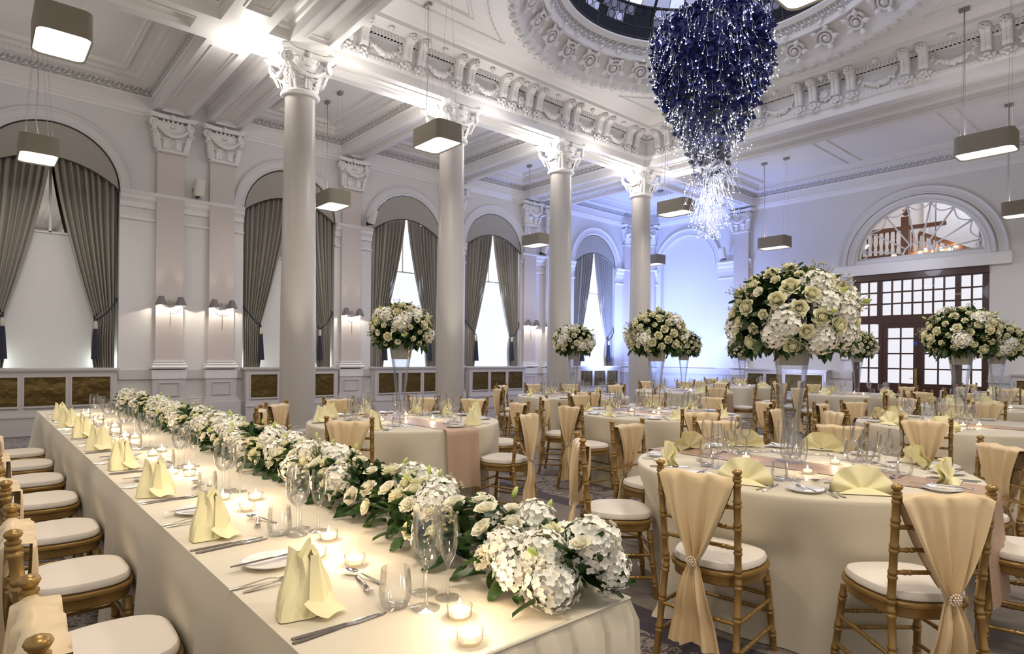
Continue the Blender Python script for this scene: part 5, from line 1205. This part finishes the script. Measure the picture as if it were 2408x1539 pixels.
TABLES = [
 ('nearest round table', (3.74, 1.66), [(2.51, 1.53), (2.80, .68), (2.84, 2.53), (3.82, 2.98), (4.63, 2.71), (5.11, 1.92), (4.67, .90), (3.95, .33)], FULLI, 'nb', 0, (3.82, 1.72), 1.06),
 ('round table beside the nearest column', (3.23, 5.28), [(2.71, 4.85), (3.51, 4.59), (2.23, 5.70), (2.35, 6.35), (3.20, 6.75), (4.35, 6.6), (4.94, 6.03), (4.55, 5.06)], FULLI, 'na', 0, (3.25, 5.40), .90),
 ('middle round table', (6.03, 4.29), [(4.87, 4.38), (5.3, 5.34), (6.22, 5.69), (7.2, 5.2), (5.35, 3.4), (7.37, 4.36), (6.15, 3.17), (7.1, 3.54)], MIDI, 'nc', 0, (6.06, 4.32), 1.0),
 ('round table before the third column', (7.57, 7.06), [(7.1, 8.36), (6.48, 7.4), (8.04, 8.73), (8.7, 8.2), (6.82, 6.11), (9.11, 7.3), (8.26, 5.97)], MIDI, 'nc', 0, (7.60, 7.08), .98),
 ('round table before the farthest column', (10.61, 6.92), [(11.2, 8.3), (9.5, 7.6), (11.9, 7.7), (12.0, 6.9), (10.04, 6.0), (11.2, 5.75)], FARI, 'nc', 0, (10.63, 6.93), .98),
 ('round table by the blank arch', (13.74, 7.36), [(15.0, 8.1), (14.5, 8.7), (13.15, 6.2), (12.5, 7.63), (14.6, 6.4)], FARI, 'nb', 0, (13.74, 7.36), .98),
 ('round table before the left door leaf', (12.44, 4.38), [(11.82, 3.4), (11.2, 4.9), (12.9, 3.2), (13.74, 3.9), (13.2, 5.5), (12.1, 5.7)], FARI, 'nb', 0, (12.44, 4.38), .95),
 ('large round table at the right edge', (7.50, 1.66), [(6.48, 2.39), (6.13, 1.61), (8.01, 2.75), (7.42, 2.95), (8.75, 2.0)], MIDI, 'nb', 0, (7.62, 1.70), .98),
 ('round table before the right door leaf', (10.78, 1.98), [(10.56, 3.2), (9.55, 2.73), (11.48, 3.0), (12.0, 2.51), (9.42, 1.82)], FARI, 'nb', 0, (10.85, 2.0), .98),
 ('farthest round table at the right edge', (15.89, 2.41), [(14.9, 3.2), (14.6, 2.5), (16.6, 3.5)], FARI, 'nb', 0, None, 1)]
for ti, (tn, (cx_, cy_), chairs, items, nap, ra, vz, bs) in enumerate(TABLES):
    st_ = [(atan2(y - cy_, x - cx_), min(1.43, max(1.30 if ti == 0 else 1.35, hypot(x - cx_, y - cy_))) - .235 - .21) for x, y in chairs]
    round_cloth(cx_, cy_, 20 + ti, 'ivory floor length cloth over the ' + tn, st_)
    runner(cx_, cy_, 'glittering rose gold runner across the ' + tn)
    angs = []
    for (x, y) in chairs:
        a = atan2(y - cy_, x - cx_); angs.append(a)
    nm = sector_names(cx_, cy_, angs)
    for (x, y), a in zip(chairs, angs):
        r = min(1.43, max(1.30 if ti == 0 else 1.35, hypot(x - cx_, y - cy_))); ro = r - .235
        chair(cx_ + ro * cos(a), cy_ + ro * sin(a), a + pi / 2 + random.uniform(-.06, .06), 'gold chair, %s side of the %s' % (nm[a], tn), 'chairs round the ' + tn)
        c_, s_ = cos(a + pi / 2), sin(a + pi / 2)
        sv = dict(LAY)
        for k in LAY: lx, ly, lz, lr = LAY[k]; LAY[k] = (lx * (.86 if ly < .2 else .74), ly + .05 + (.05 if ly > .25 else 0), lz, lr)
        setting(cx_ + .94 * cos(a), cy_ + .94 * sin(a), .761, a + pi / 2, items % nap, '%s place on the %s' % (nm[a], tn), 'the ' + tn)
        LAY.update(sv)
    if vz: centrepiece(vz[0], vz[1], .765, ti * 1.3, tn, bs)
CP = {0: [(3.70, 1.95), (3.52, 1.49), (3.98, 1.52)], 1: [(3.45, 5.62), (3.45, 5.12), (2.98, 5.3)], 2: [(5.85, 4.2), (6.3, 4.45), (5.9, 4.55)], 3: [(7.4, 6.9), (7.8, 7.2)], 4: [(10.5, 6.7), (10.85, 6.9)], 5: [(13.6, 7.1), (13.9, 7.5)], 6: [(12.25, 4.2), (12.65, 4.5)], 7: [(7.28, 1.60), (7.42, 1.50), (7.75, 1.95)], 8: [(10.6, 1.8), (10.95, 2.2)]}
DIRN = ['left of', 'in front of', 'right of']
for k, v in CP.items():
    for j, (x, y) in enumerate(v): tealight(x, y, .765, 'lit tealight %s the vase on the %s' % (DIRN[j], TABLES[k][0]), 'tealights on the round tables', .5 if k in (0, 1, 2, 7) else .35)
# ------------------------------------------------------------------ long head table
HX0, HX1, HY0, HY1 = .53, 1.33, 1.03, 8.42
def head_cloth():
    mb = MB(); mb.grid(lambda u, v: (HX0 + (HX1 - HX0) * u, HY0 + (HY1 - HY0) * v, .76), 8, 60)
    rd = random.Random(4); ph = [rd.uniform(0, 6) for _ in range(5)]
    def side(x, sg):
        def fn(u, v):
            y = HY0 + (HY1 - HY0) * u; t = v; f = sum(sin(y * k + p) * g for k, p, g in zip((2.1, 3.7, 6.1, 9.3, 14), ph, (.3, .4, .5, .3, .2)))
            d = .012 * min(1, v * 8) + .035 * t + .042 * f * t ** 1.1 + (.14 * t ** 1.5 if y > HY1 - .25 else 0) * max(0, (y - (HY1 - .25)) / .25)
            d = max(.004 * min(1, t * 40), d) if t > 0 else 0; z = .76 - .756 * t
            if sg < 0:
                for hy in (1.47, 2.28, 3.12, 3.94, 4.82, 5.62, 6.41, 7.18):
                    k1 = min(1, max(0, (.30 - abs(y - hy)) / .10)); k2 = min(1, max(0, (.62 - z) / .10)); k_ = k1 * k2
                    d = d * (1 - k_) + min(d, .003) * k_
            return (x + sg * d, y, z)
        return fn
    mb.grid(side(HX0, -1), 160, 18); mb.grid(side(HX1, 1), 120, 14)
    def end(u, v):
        x = HX0 - .02 * min(1, v * 12) + (HX1 - HX0 + .04 * min(1, v * 12)) * u; p = (u * 7) % 1; step = (.012 if p < .5 else 0) + .010 * (1 - abs(2 * p - 1)); return (x, HY0 - (.006 + step) * min(1, v * 30) - .04 * v, .76 - .756 * v)
    mb.grid(end, 112, 12); mb.grid(lambda u, v: (HX0 - .01 * min(1, v * 9) + (HX1 - HX0 + .02 * min(1, v * 9)) * u, HY1 + .03 * v + .02 * v * sin(u * 30), .76 - .756 * v), 40, 8)
    mb.tube([(HX0, HY0 - .004, .757), (HX1, HY0 - .004, .757)], .004, 5)
    return mb.build('tablecloth', CLOTH, None, smooth=45, label='long ivory tablecloth on the head table in the foreground', cat='tablecloth')
head_cloth()
ORD = ['first', 'second', 'third', 'fourth', 'fifth', 'sixth', 'seventh', 'eighth']
HYS = [1.47, 2.28, 3.12, 3.94, 4.82, 5.62, 6.41, 7.18]
LAY.update(fk=(-.215, .01, 0, 0), f2=(-.25, 0, 0, -.03), pl=(-.39, .16, 0, 0), bk=(-.375, .03, .018, .03), df=(-.14, .31, 0, -1.9), sp=(-.03, .34, 0, 1.9), tb=(.12, .29, 0, 0), wg=(.18, .335, 0, 0), ws=(.10, .385, 0, 0), fl=(.17, .41, 0, 0))
for k, y in enumerate(HYS):
    chair(.322, y, -pi / 2 + random.uniform(-.03, .03), 'gold chair with champagne sash, %s from the near end of the head table' % ORD[k], 'chairs along the head table')
    setting(HX0, y + .02, .761, -pi / 2, FULLI % 'na', '%s place from the near end of the head table' % ORD[k], 'the head table')
HC = [(.84, 1.09), (.90, 1.21), (.88, 1.72), (.82, 1.86), (.93, 2.01), (.85, 2.60), (.94, 2.77), (.83, 2.86), (.86, 3.53), (.80, 3.63), (.90, 3.71), (.85, 4.35), (.93, 4.50), (.83, 5.20), (.92, 5.32), (.88, 5.45), (.84, 6.08), (.92, 6.2), (.86, 6.85), (.93, 7.0), (.86, 7.62), (.92, 7.78)]
HCL = ['nearest the camera at the table end', 'second from the near table end', 'behind the nearest dessert spoon', 'left of the second place\'s plate', 'beside the second place\'s wine glasses']
for j, (x, y) in enumerate(HC):
    near = min(range(8), key=lambda q: abs(HYS[q] - y)); side = 'beyond' if y > HYS[near] else 'before'; pos = 'nearer the guest' if x < .855 else ('nearer the flowers' if x > .905 else 'midway in')
    tealight(x, y, .761, 'lit tealight just %s the %s head table place, %s' % (side, ORD[near], pos if pos != 'midway in' else 'mid table'), 'tealights on the head table', .8, 1.08)
# floral garland made of end to end arrangements
def garland_proto(seed, heavy=False):
    rd = random.Random(seed); r = empty('table_garland'); pts = []
    def P(u, a):  # u along y, a across the arch
        x = .118 * cos(a); z = .03 + .135 * sin(a); return Vector((x, u, z)), Vector((cos(a), .25 * rd.uniform(-1, 1), sin(a) + .15)).normalized()
    for i in range(46):
        u = -.42 + .84 * ((i * .7548) % 1); a = pi * (.04 + .92 * ((i * .5698 + .1) % 1)); p, nrm = P(u, a); k = 1 - .25 * abs(u / .4) ** 3; p.x *= k; pts.append((p, nrm))
        t = rd.random(); end = heavy and u < -.16
        if end and rd.random() < .48 or rd.random() < .19: put(rd.choice(HY), 'hydrangea', r, p * .98, nrm, rd.uniform(.054, .068), rd)
        elif t < .45: put(rd.choice(RO), 'rose', r, p * 1.10, nrm, rd.uniform(.040, .052), rd)
        elif t < .75: put(RU, 'lisianthus', r, p * 1.10, nrm, rd.uniform(.034, .044), rd)
        elif t < .85: put(SPR, 'waxflower_sprig', r, p * 1.25, nrm, 1.1, rd)
    for i in range(5):
        p, nrm = P(rd.uniform(-.4, .4), rd.uniform(.4, 2.7)); put(BU, 'bud', r, p * 1.2 + Vector((0, 0, .025)), nrm, rd.uniform(.65, .85), rd)
    mb = foliage_mesh([(Vector((p.x * .92, p.y, p.z * .86)), n_) for p, n_ in pts], seed, .075, 3)
    lo = [(Vector((sg * .11, -.38 + .76 * k / 9, .03)), Vector((sg, rd.uniform(-.5, .5), -.1))) for k in range(10) for sg in (-1, 1)]
    m2 = foliage_mesh(lo, seed + 3, .085, 1); mb.add([(x, y, max(.004, z)) for x, y, z in m2.v], m2.f)
    mb.v = [(x, y, max(.003, z)) for x, y, z in mb.v]
    m4 = foliage_mesh([(Vector((p.x * .45, p.y, p.z * .40 + .01)), n_) for p, n_ in pts], seed + 6, .085, 3); mb.add(m4.v, m4.f); mb.v = [(x, y, max(.002, z)) for x, y, z in mb.v]
    mb.build('foliage', LEAF, r, kind='stuff', smooth=50); return reg(r)
GP = [garland_proto(31, True), garland_proto(32), garland_proto(33)]; gu = [False] * 3
GN = ['nearest floral garland section, heavy with white hydrangea at the table end'] + ['%s floral garland section from the near end of the head table' % o for o in ORD[1:]] + ['farthest floral garland section on the head table']
for j in range(9):
    y = 1.46 + j * .82; k = 0 if j == 0 else 1 + j % 2; x = (1.19, 1.25, 1.29, 1.31, 1.33, 1.34, 1.35, 1.36, 1.37)[j]
    if not gu[k]: g = GP[k]; gu[k] = True; g.location = (x, y, .761)
    else: g = copy_tree(GP[k], (x, y, .761), 0)
    g.rotation_euler[2] = (0 if j == 0 else (pi if j % 3 == 1 else random.uniform(-.06, .06))) ; g.name = 'table_garland'; tag(g, GN[j], 'flower arrangement', 'head table garland')
# added fill spots, unseen overhead, pooling warm light on the head table
light('table_fill_spot', 'SPOT', (1.0, .2, 6.45), 175, (1, .87, .72), (1.0, 1.8, .76), .15, 60, .8)
light('table_fill_spot', 'SPOT', (1.2, 4.2, 6.45), 120, (1, .87, .72), (1.0, 4.8, .76), .15, 70, .8)

mb = MB(); mb.lathe([(.045, 0), (.055, 0), (.055, .10), (.03, .12), (0, .12)], 20, cap=False); mb.lathe([(.045, 0), (.04, .03), (0, .035)], 20, cap=False); SPF = mb.mesh('fill_spot_housing', METAL, 40)  # housing added out of view for the head table fill spots
for x, y, l in ((1.0, .2, 'added unseen fill lamp over the near end of the head table'), (1.2, 4.2, 'added unseen fill lamp over the middle of the head table')): inst('fill_spotlight', SPF, None, (x, y, 6.44), label=l, cat='added fill lamp')
